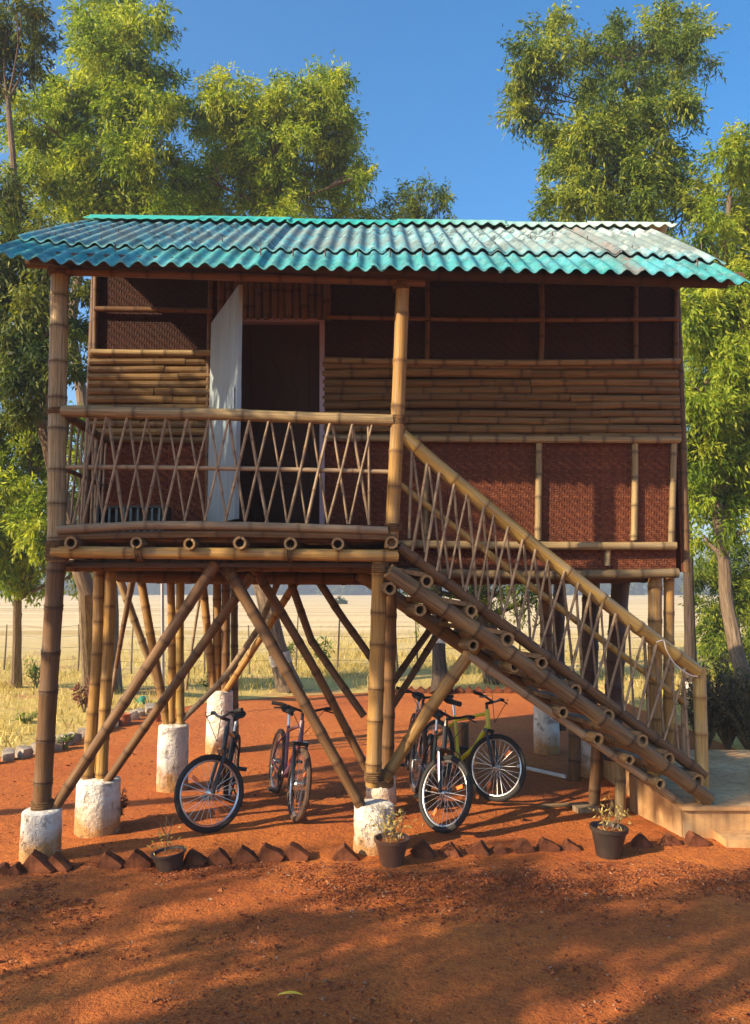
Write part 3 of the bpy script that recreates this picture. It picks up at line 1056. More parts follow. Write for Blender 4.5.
for k in range(6):
    x0, x1 = capx[k] - .03, capx[k + 1]
    mb = MB()
    vs, fs = [], []
    nn = int((x1 - x0) / .02)
    prof = [(-.235, -.095), (-.17, -.055), (-.09, -.015), (-.04, .035), (0, .052), (.04, .035), (.09, -.015), (.17, -.055), (.235, -.095)]
    lift = (.014 if k % 2 else 0) + (.01 if k == 0 else 0)
    for i in range(nn + 1):
        x = x0 + (x1 - x0) * i / nn
        w = .018 * math.cos(2 * math.pi * (x - XL) / PITCH_W)
        for j, (dy, dz) in enumerate(prof):
            e = min(1, abs(dy) / .17)
            vs.append(V((x, DR + dy, lerp_tab(RZ, x) + dz + .045 + lift + w * e ** 2 * (0.3 if k == 0 else 1))))
    q = len(prof)
    fs = [(i * q + j, (i + 1) * q + j, (i + 1) * q + j + 1, i * q + j + 1) for i in range(nn) for j in range(q - 1)]
    mb.add(vs, fs)
    ob = part(mb, 'ridge_cap', 'cap', roof, sharp=70)
    so = ob.modifiers.new('thick', 'SOLIDIFY')
    so.thickness = .008
for k in range(26):
    mb = MB()
    x = XL + PITCH_W * (1 + 2 * (k % 23)) + R.choice([0, PITCH_W])
    t = R.choice([.12, .3, .5, .62])
    p = roof_pt(x, t) + V((0, 0, .03))
    mb.tube([p, p + V((0, 0, .065))], .006, 5)
    part(mb, 'roof_bolt', 'dark_wood', roof)

# eave beam and end rafters
culm('eave_beam', [P(50, 271, DF - .02), P(425, 283, DF - .02)], .034, 'bam_brown', seg=.34)
culm('eave_beam', [P(28, 262, DF + .15), P(380, 272, DF + .1), P(742, 279, DF + .1)], .055, 'bam_brown', hollow=True)

# front posts
culm('post', [P(60, 270, DF), P(57, 562, DF)], .073, 'bam_grey', seg=.30)
culm('post', [P(57, 552, DF + .02), P(41, 818, DF + .1)], .072, 'bam_brown', seg=.33)
culm('post', [P(403, 278, DF), P(391, 548, DF)], .058, 'bam_gold', seg=.36)
culm('post', [P(380, 556, DF), P(373, 786, DF + .1)], .064, 'bam_gold', seg=.30)
culm('post', [P(391, 566, DF + .25), P(387, 786, DF + .5)], .055, 'bam_brown', seg=.3)


def footing(px, ytop, ybase, wpx, D=None, dirty=False):
    b = G(px, ybase)
    b.y += 0
    r = wpx / 2 / F * b.y * .98
    ht = P(px, ytop, b.y).z
    b = V((b.x * (b.y + r) / b.y, b.y + r, 0))
    mb = MB()
    pr = []
    nz = 9
    for i in range(nz):
        t = i / (nz - 1)
        pr.append((r * (1.05 - .05 * t), -.06 + (ht + .06) * t))
    pr += [(r * .90, ht + .012), (r * .45, ht + .015), (.01, ht + .015)]
    mb.lathe(b, pr, 22, jit=.022)
    return part(mb, 'footing', 'white'), b, ht


footing(40, 816, 865, 38)
footing(97, 785, 838, 43)
footing(172, 728, 793, 30)
footing(219, 693, 755, 26)
footing(374, 810, 856, 40)
footing(381, 780, 818, 30)
footing(547, 695, 755, 25)
footing(590, 735, 778, 24)
footing(660, 770, 800, 34)


def on_foot(px, py, D0):
    return P(px, py, D0)


T2 = G(97, 838).y + .19
culm('post', [P(99, 558, T2), P(97, 640, T2), P(86, 792, T2)], .052, 'bam_gold', seg=.26)
culm('post', [P(111, 558, T2 + .02), P(109, 650, T2), P(101, 792, T2)], .052, 'bam_gold', seg=.29)
culm('post', [P(104, 558, T2 + .16), P(96, 792, T2 + .12)], .045, 'bam_gold')
T3 = G(172, 793).y + .17
culm('post', [P(170, 562, T3), P(171, 734, T3)], .042, 'bam_gold', seg=.3)
culm('post', [P(181, 562, T3), P(181, 734, T3)], .044, 'bam_bright', seg=.3)
culm('brace', [P(138, 562, T3 + .03), P(152, 640, T3), P(169, 734, T3)], .046, 'bam_gold', seg=.3)
T4 = G(219, 755).y + .17
culm('post', [P(217, 562, T4), P(217, 698, T4)], .055, 'bam_gold')
culm('post', [P(226, 562, T4), P(225, 698, T4)], .058, 'bam_brown')
culm('brace', [P(201, 562, T4 - .08), P(214, 698, T4 - .03)], .052, 'bam_gold')
culm('post', [P(234, 562, 10.9), P(235, 742, 10.9)], .05, 'bam_grey')
T5 = G(547, 755).y + .15
culm('post', [P(545, 562, T5), P(547, 700, T5)], .08, 'bam_brown')
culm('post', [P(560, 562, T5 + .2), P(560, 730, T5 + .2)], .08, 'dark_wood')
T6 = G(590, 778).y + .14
culm('post', [P(592, 566, T6), P(589, 740, T6)], .10, 'dark_wood')  # dark material puts the shadow under the hut into the post colour
culm('post', [P(622, 566, T6 - .3), P(612, 760, T6 - .3)], .10, 'dark_wood')  # shadowed post too, its shade put into the dark colour
culm('post', [P(575, 720, 9.2), P(574, 782, 9.2)], .07, 'bam_brown')
culm('post', [P(597, 744, 8.0), P(594, 803, 8.0)], .055, 'bam_brown')
culm('post', [P(655, 566, DW + .08), P(654, 775, DW + .08)], .065, 'bam_gold', seg=.31)
culm('post', [P(669, 566, DW + .1), P(668, 775, DW + .1)], .05, 'bam_gold')
culm('post', [P(620, 762, 7.75), P(620, 818, 7.72)], .05, 'bam_grey')

# slanting braces under the floor
BR = [([(216, 563, 6.62), (52, 812, 6.62)], .048, 'bam_brown'), ([(252, 575, 6.98), (106, 783, 7.22)], .042, 'bam_brown'),
      ([(224, 562, 6.72), (290, 680, 6.72), (361, 806, 6.74)], .05, 'bam_brown'), ([(254, 568, 7.2), (310, 666, 7.4), (366, 768, 7.6)], .042, 'bam_brown'),
      ([(286, 568, 8.4), (312, 640, 8.3), (364, 716, 8.0)], .042, 'bam_brown'), ([(309, 566, 8.2), (340, 616, 8.1), (374, 662, 7.9)], .042, 'bam_brown'),
      ([(284, 566, 9.3), (258, 626, 9), (222, 678, 8.9), (174, 728, 8.8)], .036, 'bam_pale'), ([(306, 566, 10.2), (268, 628, 10.4), (224, 694, 10.7)], .05, 'bam_gold'),
      ([(134, 568, 9.4), (116, 668, 9.6)], .03, 'bam_brown'), ([(136, 572, 9.6), (108, 716, 9.9)], .024, 'bam_pale'),
      ([(120, 580, 10), (160, 690, 10.4)], .05, 'bam_grey'),
      ([(478, 642, 6.75), (430, 710, 6.72), (385, 778, 6.7)], .056, 'bam_gold'), ([(440, 616, 9.2), (388, 690, 8.6)], .04, 'bam_brown'), ([(448, 616, 8.9), (386, 716, 8.2)], .04, 'bam_brown'),
      ([(206, 562, 11), (186, 690, 11)], .02, 'bam_pale')]
for pts, r, mt in BR:
    culm('brace', [P(*q) for q in pts], r, mt, taper=.12, seg=.3)

# verandah floor
zt = P(200, 534, DF).z
xl, xm = P(48, 545, DF).x, P(397, 545, DF).x
xr = P(677, 560, DW).x
xwl = P(90, 400, DW).x
mb = MB()
ns = 36
for i in range(ns):
    y = DF - .04 + (DW + 2.7 - DF) * i / ns
    mb.bamboo([(xl + .05, y, zt - .03), (xm, y, zt - .03)], .032, sides=6, seg=.4)
part(mb, 'floor', 'bam_brown')
mb = MB()
mb.box(((xm + xr) / 2, (DW + .1 + DB) / 2, zt - .05), (xr - xm - .02, DB - DW - .1, .05))
part(mb, 'floor', 'dark_wood')
for px in (72, 137, 190, 240, 289, 338, 391):
    a = P(px + R.uniform(-2, 2), 543 + R.uniform(-1, 1), DF - R.uniform(.11, .17))
    culm('joist', [a, a + V((0, DB - DF - .1, 0))], R.uniform(.047, .058), 'bam_stair', hollow=True, sides=16)
culm('floor_beam', [P(52, 552, DF - .05), P(230, 554, DF - .05), P(398, 556, DF - .05)], .05, 'bam_gold', seg=.40)
culm('floor_beam', [P(60, 566, DF + .3), P(390, 568, DF + .3)], .05, 'bam_brown')
mb = MB()
z0 = P(200, 561, DF).z
mb.box(((xl + xm) / 2, (DF + DB) / 2 + .05, z0 - .03), (xm - xl - .1, DB - DF - .1, .03))
part(mb, 'underfloor', 'dark_wood')
for yy in (8.0, 9.0, 10.2):
    culm('floor_beam', [V((xl + .1, yy, z0 - .10)), V((xr - .1, yy, z0 - .10))], .06, 'bam_brown')
culm('floor_beam', [P(60, 552, DF + .06), V((P(60, 552, DF).x - .1, DB, P(60, 552, DF).z))], .05, 'bam_brown')

# walls ---------------------------------------------------------------


def wall_rect(x0, y0, x1, y1, D, name='woven_panel', mat='mat', th=.025):
    mb = MB()
    mb.slab([P(x0, y1, D), P(x1, y1, D), P(x1, y0, D), P(x0, y0, D)], (0, th, 0))
    return part(mb, name, mat, smooth=False)


wall_rect(92, 262, 214, 356, DW, mat='mat_shaded')
wall_rect(94, 432, 214, 536, DW)
wall_rect(324, 262, 680, 362, DW, mat='mat_shaded')
wall_rect(324, 438, 676, 572, DW)
wall_rect(214, 262, 324, 322, DW + .02)
wall_rect(92, 356.5, 214, 431.5, DW + .03, mat='mat_shaded')
wall_rect(324, 362.5, 680, 437.5, DW + .03, mat='mat_shaded')


def cladding(x0, x1, y0, y1, D):
    """rows of split bamboo, each row of two or three lengths"""
    mb = MB()
    a, b = P(x0, y0, D), P(x1, y1, D)
    z = a.z - .04
    while z > b.z:
        r = R.uniform(.034, .046)
        cuts = [a.x] + sorted(a.x + (b.x - a.x) * R.uniform(.2, .85) for _ in range(2 if x1 - x0 > 200 else 1)) + [b.x]
        for c0, c1 in zip(cuts, cuts[1:]):
            dz = R.uniform(-.004, .004)
            mb.bamboo([(c0 + R.uniform(-.012, .004), D - .015, z - r + dz), (c1 - .006, D - .015 + R.uniform(-.008, .008), z - r + dz + R.uniform(-.006, .006))], r, seg=.42, sides=10, bump=.07)
        z -= 2 * r * .985
    return part(mb, 'bamboo_cladding', 'bam_clad')


cladding(91, 214, 348, 438, DW)
cladding(324, 680, 358, 441, DW)
# frame poles; upper ones in brown put eave shade into the colour
FR = [((96, 268), (95, 356), .028), ((211, 280), (208, 530), .026), ((427, 280), (427, 362), .025), ((541, 276), (541, 362), .028), ((636, 276), (636, 362), .024), ((677, 276), (676, 362), .026),
      ((539, 440), (538, 540), .032), ((635, 440), (634, 540), .032), ((674, 440), (671, 545), .03), ((427, 452), (426, 545), .026), ((608, 548), (607, 566), .03), ((96, 440), (97, 532), .03)]
for a, b, r in FR:
    culm('frame_pole', [P(*a, DW - .035), P(*b, DW - .035)], r, 'bam_brown' if a[1] < 300 else 'bam_grey')
for a, b, r in [((95, 309), (213, 311), .028), ((326, 317), (680, 319), .022), ((392, 544), (676, 546), .04), ((392, 572), (678, 573), .046), ((324, 438), (680, 440), .034), ((91, 352), (214, 353), .03), ((324, 360), (680, 361), .03)]:
    culm('frame_pole', [P(*a, DW - .062), P(*b, DW - .062)], r, 'bam_brown' if a[1] < 330 else 'bam_grey')
# side and rear walls
mb = MB()
zb, ztop = P(200, 572, DW).z, P(200, 262, DW).z + .35
xw0, xw1 = P(92, 400, DW).x, P(679, 400, DW).x


def under(x, y):
    t = (y - DE) / (DR - DE)
    return roof_pt(x, t if t <= 1 else 2 - t).z - .13


for xx, dx in ((xw0, .025), (xw1, -.025)):
    yy = [DW + .04, DR, DB]
    for y0, y1 in zip(yy, yy[1:]):
        mb.slab([V((xx, y1, zb)), V((xx, y0, zb)), V((xx, y0, under(xx, y0))), V((xx, y1, under(xx, y1)))], (dx, 0, 0))
mb.slab([V((xw1 - .03, DB - .03, zb)), V((xw0 + .03, DB - .03, zb)), V((xw0 + .03, DB - .03, under(xw0, DB))), V((xw1 - .03, DB - .03, under(xw1, DB)))], (0, .025, 0))
part(mb, 'outer_wall', 'mat', smooth=False)
for y in (DW + .05, 9.1, DB):
    culm('frame_pole', [V((xw0 - .03, y, zb)), V((xw0 - .03, y, under(xw0, y)))], .035, 'bam_brown')
    culm('frame_pole', [V((xw1 + .03, y, zb)), V((xw1 + .03, y, under(xw1, y)))], .035, 'bam_brown')
# upright split bamboo over the door
mb = MB()
x = 217
while x < 324:
    w = R.uniform(6.5, 9)
    mb.bamboo([P(x + w / 2, 282, DW - .02), P(x + w / 2, 320.5, DW - .02)], w / 2 / F * DW, seg=.3, sides=10)
    x += w * .98
part(mb, 'bamboo_cladding', 'bam_brown')

# door
mb = MB()
mb.slab([P(216, 532, DW + .03), P(320, 532, DW + .03), P(320, 322, DW + .03), P(216, 322, DW + .03)], (0, .045, 0))
door = part(mb, 'door', 'door_brown', smooth=False)
mb = MB()


def curve_px(pts, D, r):
    mb.tube([P(x, y, D) for x, y in pts], r, 6)


def sm(pts, n=26):
    out = []
    for i in range(n + 1):
        t = i / n * (len(pts) - 1)
        k = min(int(t), len(pts) - 2)
        u = t - k
        p0, p1, p2, p3 = pts[max(k - 1, 0)], pts[k], pts[k + 1], pts[min(k + 2, len(pts) - 1)]
        out.append(tuple(.5 * (2 * p1[a] + (p2[a] - p0[a]) * u + (2 * p0[a] - 5 * p1[a] + 4 * p2[a] - p3[a]) * u * u + (3 * p1[a] - p0[a] - 3 * p2[a] + p3[a]) * u ** 3) for a in range(2)))
    return out


for q in ([(268, 340), (272, 360), (283, 378), (274, 402), (262, 420), (256, 450)], [(300, 338), (296, 358), (290, 374), (298, 392), (296, 410), (290, 428)], [(256, 450), (262, 470), (274, 480), (280, 500)], [(309, 330), (309, 520)], [(252, 330), (252, 520)]):
    curve_px(sm(q), DW + .028, .007)
for k in range(3):
    curve_px([(272, 452 + k * 16), (300, 452 + k * 16)], DW + .028, .006)
part(mb, 'moulding', 'door_brown', door)
mb = MB()
for (x0, y0, x1, y1) in ((319.5, 320, 324.5, 533), (214, 318.5, 319.2, 322)):
    mb.slab([P(x0, y1, DW - .05), P(x1, y1, DW - .05), P(x1, y0, DW - .05), P(x0, y0, DW - .05)], (0, .1, 0))
part(mb, 'door_frame', 'door_frame', smooth=False)
# open outer leaf
hx0 = P(214.5, 400, DW).x
zt0, zb0 = P(214, 321, DW - .06).z, P(214, 527, DW - .06).z
A = V((hx0, DW - .07, 0))
Bp = V((P(241, 400, 6.80).x, 6.80, 0))
up = V((0, 0, 1))
mb = MB()
nrm = (Bp - A).cross(up).normalized() * .035
mb.slab([A + up * zb0, Bp + up * zb0, Bp + up * (zt0 + .02), A + up * (zt0 - .03)], nrm)
leaf = part(mb, 'door', 'door_pale', smooth=False)
leaf['label'] = 'pale blue outer door leaf standing open'
mb = MB()
for k in (.04, .36, .66, .96):
    z = zb0 + (zt0 - zb0) * k
    d = (Bp - A)
    mb.slab([A + d * .05 + up * (z - .02) - nrm * .12, A + d * .95 + up * (z - .02) - nrm * .12, A + d * .95 + up * (z + .02) - nrm * .12, A + d * .05 + up * (z + .02) - nrm * .12], nrm * .11)
part(mb, 'door_rail', 'door_pale', leaf, smooth=False)
mb = MB()
hp = A.lerp(Bp, .93) + up * (zb0 + .95) - nrm * .3
hp2 = A.lerp(Bp, .93) + up * (zb0 + .95) + nrm * 1.3
for o in (hp, hp2):
    mb.tube([o, o + up * .2], .012, 6)
part(mb, 'handle', 'steel', leaf)
mb = MB()
mb.lathe(P(383, 275, DF + .25), [(.012, -.02), (.03, -.015), (.034, .01), (.026, .035), (.02, .06), (.01, .1)], 12)
part(mb, 'light_bulb', 'bulb')

# rope lashings where poles cross


def lashing(px, py, D, r, axis=(0, 0, 1), n=4):
    c = P(px, py, D)
    ax_ = V(axis).normalized()
    u = ax_.orthogonal().normalized()
    w_ = ax_.cross(u)
    pts = []
    for k in range(n * 12 + 1):
        a = 2 * math.pi * k / 12
        pts.append(c + (u * math.cos(a) + w_ * math.sin(a)) * r * R.uniform(.98, 1.04) + ax_ * (k / 12 - n / 2) * .016)
    mb = MB()
    mb.tube(pts, .009, 5)
    return part(mb, 'lashing', 'rope')


M['rope'] = simple('coir_rope', (.13, .075, .035, 1), .9, .1, var=.4, scale=30)
dg = (P(361, 806, 6.7) - P(224, 562, 6.7)).normalized()
for (x, y, D, r, axv) in [(59, 412, DF, .080, (0, 0, 1)), (57, 546, DF, .084, (0, 0, 1)), (57, 556, DF, .084, (0, 0, 1)), (397, 421, DF, .068, (0, 0, 1)), (393, 528, DF, .068, (0, 0, 1)), (381, 568, DF, .072, (0, 0, 1)),
                          (401, 286, DF, .066, (0, 0, 1)), (60, 274, DF, .080, (0, 0, 1)), (140, 553, DF - .05, .064, (1, 0, 0)), (290, 554, DF - .05, .064, (1, 0, 0)), (228, 570, 6.72, .058, tuple(dg)), (374, 776, DF + .1, .072, (0, 0, 1)), (42, 806, DF + .1, .080, (0, 0, 1))]:
    lashing(x, y, D, r, axv, R.choice([3, 4, 5]))

# verandah railing
ZR = DF - .03
mb = MB()
mb.bamboo([P(62, 411, ZR), P(225, 412.5, ZR), P(393, 420.5, ZR)], .049, seg=.42)
rail = part(mb, 'railing', 'bam_grey')
mb = MB()
mb.bamboo([P(66, 467, ZR + .02), P(391, 472, ZR + .02)], .019, seg=.3)
part(mb, 'middle_rail', 'bam_pale', rail)
mb = MB()
mb.bamboo([P(58, 530, ZR - .03), P(140, 527, ZR - .03), P(388, 531, ZR - .03)], .036, seg=.45)
part(mb, 'bottom_rail', 'bam_pale', rail)


def stick(a, b, parent, r=.0115, dy=0.0):
    mb = MB()
    d = V((0, dy, 0))
    j = V((R.uniform(-.012, .012), 0, 0))
    mb.bamboo([a + d + j, b + d + V((R.uniform(-.012, .012), 0, 0))], r * R.uniform(.75, 1.2), seg=.22, sides=6, bump=.2)
    return part(mb, 'baluster', 'bam_pale', parent)


for i in range(14):
    t0, t1 = 86.5 + 20.4 * i, 86.5 + 20.4 * (i + 1)
    yt = 417 + i * .35
    if t0 > 352:
        t1 = 369
    stick(P(t0, yt, ZR), P(t1 - 3.5, 524, ZR), rail, dy=.012)
    stick(P(t1, yt, ZR), P(t0 - 3.5, 524, ZR), rail, dy=-.016)
stick(P(369, 424, ZR), P(368, 525, ZR), rail)
stick(P(86, 417, ZR), P(82, 524, ZR), rail)
stick(P(95, 417, ZR), P(74, 524, ZR), rail)
# its return along the end of the verandah
za, zm_, zb_ = P(65, 414, DF).z, P(65, 468, DF).z, P(65, 527, DF).z
xs_ = P(64, 450, DF).x
for z, r in ((za, .04), (zm_, .02), (zb_, .035)):
    mb = MB()
    mb.bamboo([V((xs_, DF, z)), V((xs_ - .06, DW + .0, z - .0))], r)
    part(mb, 'end_rail', 'bam_brown', rail)
for i in range(9):
    y0 = DF + .12 + i * .125
    stick(V((xs_ - .03, y0, za)), V((xs_ - .03, y0 + R.choice([-.1, .12, 0]), zb_)), rail, r=.013)

# staircase -----------------------------------------------------------
SA, SB = P(395, 540, DF - .02), G(703, 800, .3)
SA, SB = V((SA.x, SA.y, 0)), V((SB.x, 7.22, 0))
sdir = (SB - SA).normalized()
sn = V((-sdir.y, sdir.x, 0))      # away from the camera


def S(px, py, off=0.0):
    return PW(px, py, SA, SB) + sn * off


def line(a, b, x):
    return a[1] + (b[1] - a[1]) * (x - a[0]) / (b[0] - a[0])


LO, UP_, HR, MR = [(386, 571), (704, 797)], [(399, 546), (706, 776)], [(402, 435), (699, 672)], [(402, 484), (690, 704)]
mb = MB()
mb.bamboo([S(*LO[0], -.06), S(*LO[1], -.06)], .067, seg=.34, hollow=True)
mb.bamboo([S(*LO[0], .86), S(*LO[1], .86)], .07, seg=.34)
stair = part(mb, 'staircase', 'bam_stair')
mb = MB()
mb.bamboo([S(*UP_[0], .03), S(*UP_[1], .03)], .05, seg=.36)
part(mb, 'side_pole', 'bam_brown', stair)
mb = MB()
mb.bamboo([S(*HR[0], .02), S(*HR[1], .02)], .062, seg=.42)
part(mb, 'handrail', 'bam_bright', stair)
mb = MB()
mb.bamboo([S(*MR[0], .05), S(*MR[1], .05)], .028, seg=.38)
part(mb, 'middle_rail', 'bam_bright', stair)
mb = MB()
mb.bamboo([S(703, 668, .05), S(703, 690, .05), S(706, 803, .05)], .058, seg=.36)
part(mb, 'newel_post', 'bam_bright', stair)
mb = MB()
mb.bamboo([S(690, 690, .09), S(691, 768, .09)], .022, seg=.36)
part(mb, 'newel_post', 'bam_pale', stair)
for i in range(20):
    bx = 410 + 13.2 * i + R.uniform(-2.5, 2.5)
    tx = 427 + 13.5 * i + R.uniform(-2, 2)
    if tx > 688:
        break
    a = S(tx, line(*HR, tx) + 8, 0)
    stick(a, S(bx, line(*UP_, bx) - 4, 0), stair, r=.0115, dy=-.018)
    b2 = 439 + 13.2 * i + R.uniform(-2.5, 2.5)
    if b2 < 694:
        stick(a, S(b2, line(*UP_, b2) - 4, 0), stair, r=.0115, dy=.016)
stick(S(412, 449), S(408, 538), stair, r=.013)
stick(S(413, 449), S(424, 552), stair, r=.012, dy=.016)
mb = MB()
mb.bamboo([S(470, 655, .06), S(690, 808, .06)], .035, seg=.36)
part(mb, 'side_pole', 'bam_pale', stair)
# treads: a hollow round nosing and a flattened board behind it
TR = [(424, 581), (467, 612), (500, 639), (532, 663), (566, 688), (600, 712), (633, 737), (662, 757), (692, 779)]
for (x, y) in TR:
    a = S(x + R.uniform(-3, 3), y + R.uniform(-2, 2), -.11 - R.uniform(0, .04))
    mb = MB()
    mb.bamboo([a, a + sn * 1.1], R.uniform(.05, .06), hollow=True, sides=16, seg=.4)
    td = part(mb, 'tread', 'bam_stair', stair)
    mb = MB()
    c = a + sn * .52 + V((0, 0, .07)) - sdir * .13
    rot = Matrix.Rotation(math.atan2(sdir.y, sdir.x), 3, 'Z') @ Matrix.Rotation(math.radians(9), 3, 'Y')
    mb.box(c, (.27, 1.0, .036), rot)
    part(mb, 'board', 'bam_stair', td)
for (x, y) in [(385, 590), (419, 608), (470, 646), (508, 667), (559, 712), (592, 736), (624, 759), (656, 783)]:
    a = S(x + R.uniform(-3, 3), y + R.uniform(-2, 2), -.08 - R.uniform(0, .03))
    mb = MB()
    mb.bamboo([a, a + sn * .22], R.uniform(.043, .052), hollow=True, sides=16, seg=.4)
    part(mb, 'cross_tube', 'bam_stair', stair)
mb = MB()
mb.tube([S(*q, -.05) for q in sm([(653, 642), (660, 640), (663, 650), (672, 664), (686, 674), (694, 676)], 18)], .0045, 5)
part(mb, 'cord', 'twine', stair)

# ------------------------------------------------------------------ concrete landing
lo = G(690, 838)
land = empty('concrete_landing', (lo.x + 1, lo.y + 1, 0), 'weathered concrete landing block at the foot of the bamboo stair', 'landing')
LOV = land.location
mb = MB()
xa, ya = lo.x - .05, lo.y
zt_ = P(720, 809, ya).z
b0 = G(630, 812)
vs = [(xa, ya, -.05), (xa + 2.6, ya, -.05), (xa + 2.6, ya + 2.4, -.05), (xa - .05, ya + 2.4, -.05), (xa, ya, zt_), (xa + 2.6, ya, zt_), (xa + 2.6, ya + 2.4, zt_), (xa - .05, ya + 2.4, zt_)]
mb.add(vs, [(0, 1, 5, 4), (1, 2, 6, 5), (2, 3, 7, 6), (3, 0, 4, 7)])
body = mb.build('block', M['concrete'], land, LOV, smooth=False)
mb = MB()
mb.box((xa + 1.31, ya + 1.19, zt_ + .012), (2.66, 2.46, .03))
mb.build('top_slab', M['concrete'], land, LOV, smooth=False)
mb = MB()
zh = P(629, 773, b0.y).z
q = [V((xa - .01, ya + .02, -.05)), V((b0.x, b0.y, -.05)), V((b0.x, b0.y, zh)), V((xa - .01, ya + .02, zt_ - .005))]
mb.slab(q, (.14, .03, 0))
mb.build('side_wall', M['concrete'], land, LOV, smooth=False)
mb = MB()
mb.box((xa + 1.5, ya - .13, .03), (2.5, .27, .07))
mb.build('step', M['concrete'], land, LOV, smooth=False)

# ------------------------------------------------------------------ bicycles


def bicycle(label, front_px, fwd, steer, frame_mat, lean=-.13, tyre='black_rubber', accent='yellow', seat_h=.88, bag=False):
    r = .33
    c = G(*front_px)
    f = V((fwd[0], fwd[1], 0)).normalized()
    yaw = math.atan2(f.y, f.x)
    rootM = Matrix.Translation(c) @ Matrix.Rotation(yaw, 4, 'Z') @ Matrix.Rotation(lean, 4, 'X') @ Matrix.Translation((-1.06, 0, 0))
    loc = rootM @ V((0, 0, 0))
    root = empty('bicycle', loc, label, 'bicycle', 'bicycles parked under the hut')
    root.rotation_euler = (lean, 0, yaw)
    HB, HT = V((.90, 0, .70)), V((.855, 0, .86))
    axis = (HT - HB).normalized()
    SM = Matrix.Translation(HB) @ Matrix.Rotation(steer, 4, axis) @ Matrix.Translation(-HB)

    def put(mb, name, mat, parent=root, st=False):
        if st:
            mb.v = [tuple(SM @ V(x)) for x in mb.v]
        return mb.build(name, M[mat], parent)

    BBp, ST, RA, FA = V((.44, 0, .28)), V((.29, 0, .74)), V((0, 0, r)), V((1.06, 0, r))
    mb = MB()
    mb.tube([HB - axis * .02, HT + axis * .02], .024, 10)
    mb.tube([ST - V((0, 0, .05)), HT - axis * .02], .018, 8)
    mb.tube([HB + axis * .03, V((.70, 0, .47)), BBp], .024, 8)
    mb.tube([BBp, ST], .018, 8)
    for s in (-1, 1):
        mb.tube([ST - V((0, 0, .06)), V((.12, .05 * s, .53)), RA + V((0, .06 * s, 0))], .010, 6)
        mb.tube([BBp + V((0, .03 * s, 0)), RA + V((0, .06 * s, 0))], .011, 6)
    mb.tube([BBp - V((0, .04, 0)), BBp + V((0, .04, 0))], .025, 10)
    fr = put(mb, 'frame', frame_mat)

    def wheel(ctr, st):
        mb = MB()
        ring = lambda rad, rr, y=0: mb.tube([ctr + V((rad * math.cos(a), y, rad * math.sin(a))) for a in [2 * math.pi * k / 40 for k in range(40)]], rr, 8, closed=True)
        ring(.276, .011)
        w = put(mb, 'wheel', 'alloy', root, st)
        mb = MB()
        ring(.306, .026)
        put(mb, 'tyre', tyre, w, st)
        mb = MB()
        for k in range(28):
            a = 2 * math.pi * k / 28
            a2 = a + (.5 if k % 2 else -.5)
            s = .03 * (1 if (k // 2) % 2 else -1)
            mb.tube([ctr + V((.02 * math.cos(a2), s, .02 * math.sin(a2))), ctr + V((.272 * math.cos(a), 0, .272 * math.sin(a)))], .0022, 4, caps=False)
        put(mb, 'spokes', 'alloy', w, st)
        mb = MB()
        mb.tube([ctr + V((0, -.05, 0)), ctr + V((0, -.035, 0)), ctr + V((0, .035, 0)), ctr + V((0, .05, 0))], [.012, .028, .028, .012], 10)
        put(mb, 'hub', 'alloy', w, st)
        for a in (R.uniform(3.6, 4.6), R.uniform(0, 1)):
            mb = MB()
            mb.box(ctr + V((.19 * math.cos(a), 0, .19 * math.sin(a))), (.07, .012, .03), Matrix.Rotation(-a, 3, 'Y'))
            put(mb, 'reflector', 'orange', w, st)

    wheel(FA, True)
    wheel(RA, False)
    # fork
    mb = MB()
    crown = HB - axis * .03
    for s in (-1, 1):
        k = V((0, .06 * s, 0))
        mb.tube([crown + k, crown + k + (FA - crown) * .45, FA + k], [.014, .019, .017], 8)
    mb.box(crown, (.05, .15, .035))
    mb.tube([crown, HB], .018, 8)
    put(mb, 'fork', 'black_paint', root, True)
    # handlebar
    mb = MB()
    top = HT + axis * .09
    cl = top + V((.075, 0, .02))
    mb.tube([HT, top], .017, 8)
    mb.tube([top - axis * .01, cl], .016, 8)
    bar = [cl + V(q) for q in ((-.055, -.31, .05), (-.03, -.2, .045), (-.005, -.1, .02), (0, 0, 0), (-.005, .1, .02), (-.03, .2, .045), (-.055, .31, .05))]
    mb.tube(bar, .0125, 8)
    hb = put(mb, 'handlebar', 'black_paint', root, True)
    for s in (0, -1):
        mb = MB()
        e, d = bar[s], (bar[s] - bar[1 if s == 0 else -2]).normalized()
        mb.tube([e - d * .10, e + d * .012], .018, 8)
        put(mb, 'grip', 'black_rubber', hb, True)
        mb = MB()
        q = e - d * .13
        mb.tube([q, q + V((.045, 0, -.01)), e - d * .03 + V((.065, 0, -.03)), e + V((.06, 0, -.035))], .0075, 6)
        mb.tube([q + V((.03, 0, 0)), q + V((.10, 0, .02)), HB + V((.06, 0, .06))], .0035, 5)
        put(mb, 'brake_lever', 'black_paint', hb, True)
    # saddle
    mb = MB()
    mb.tube([ST - V((0, 0, .02)), V((.245, 0, seat_h - .03))], .014, 8)
    put(mb, 'seat_post', 'alloy')
    mb = MB()
    vs, fs = [], []
    prof = [(-.13, .045), (-.11, .078), (-.05, .075), (.02, .04), (.10, .024), (.145, .016)]
    for x, w in prof:
        for q in range(8):
            a = 2 * math.pi * q / 8
            vs.append(V((.235 + x, w * math.cos(a), seat_h + .028 * math.sin(a) + (.02 if x < -.08 else 0) - (0.0 if x < .05 else .004))))
    for i in range(len(prof) - 1):
        for q in range(8):
            fs.append((i * 8 + q, i * 8 + (q + 1) % 8, (i + 1) * 8 + (q + 1) % 8, (i + 1) * 8 + q))
    fs += [tuple(reversed(range(8))), tuple(len(vs) - 8 + q for q in range(8))]
    mb.add(vs, fs)
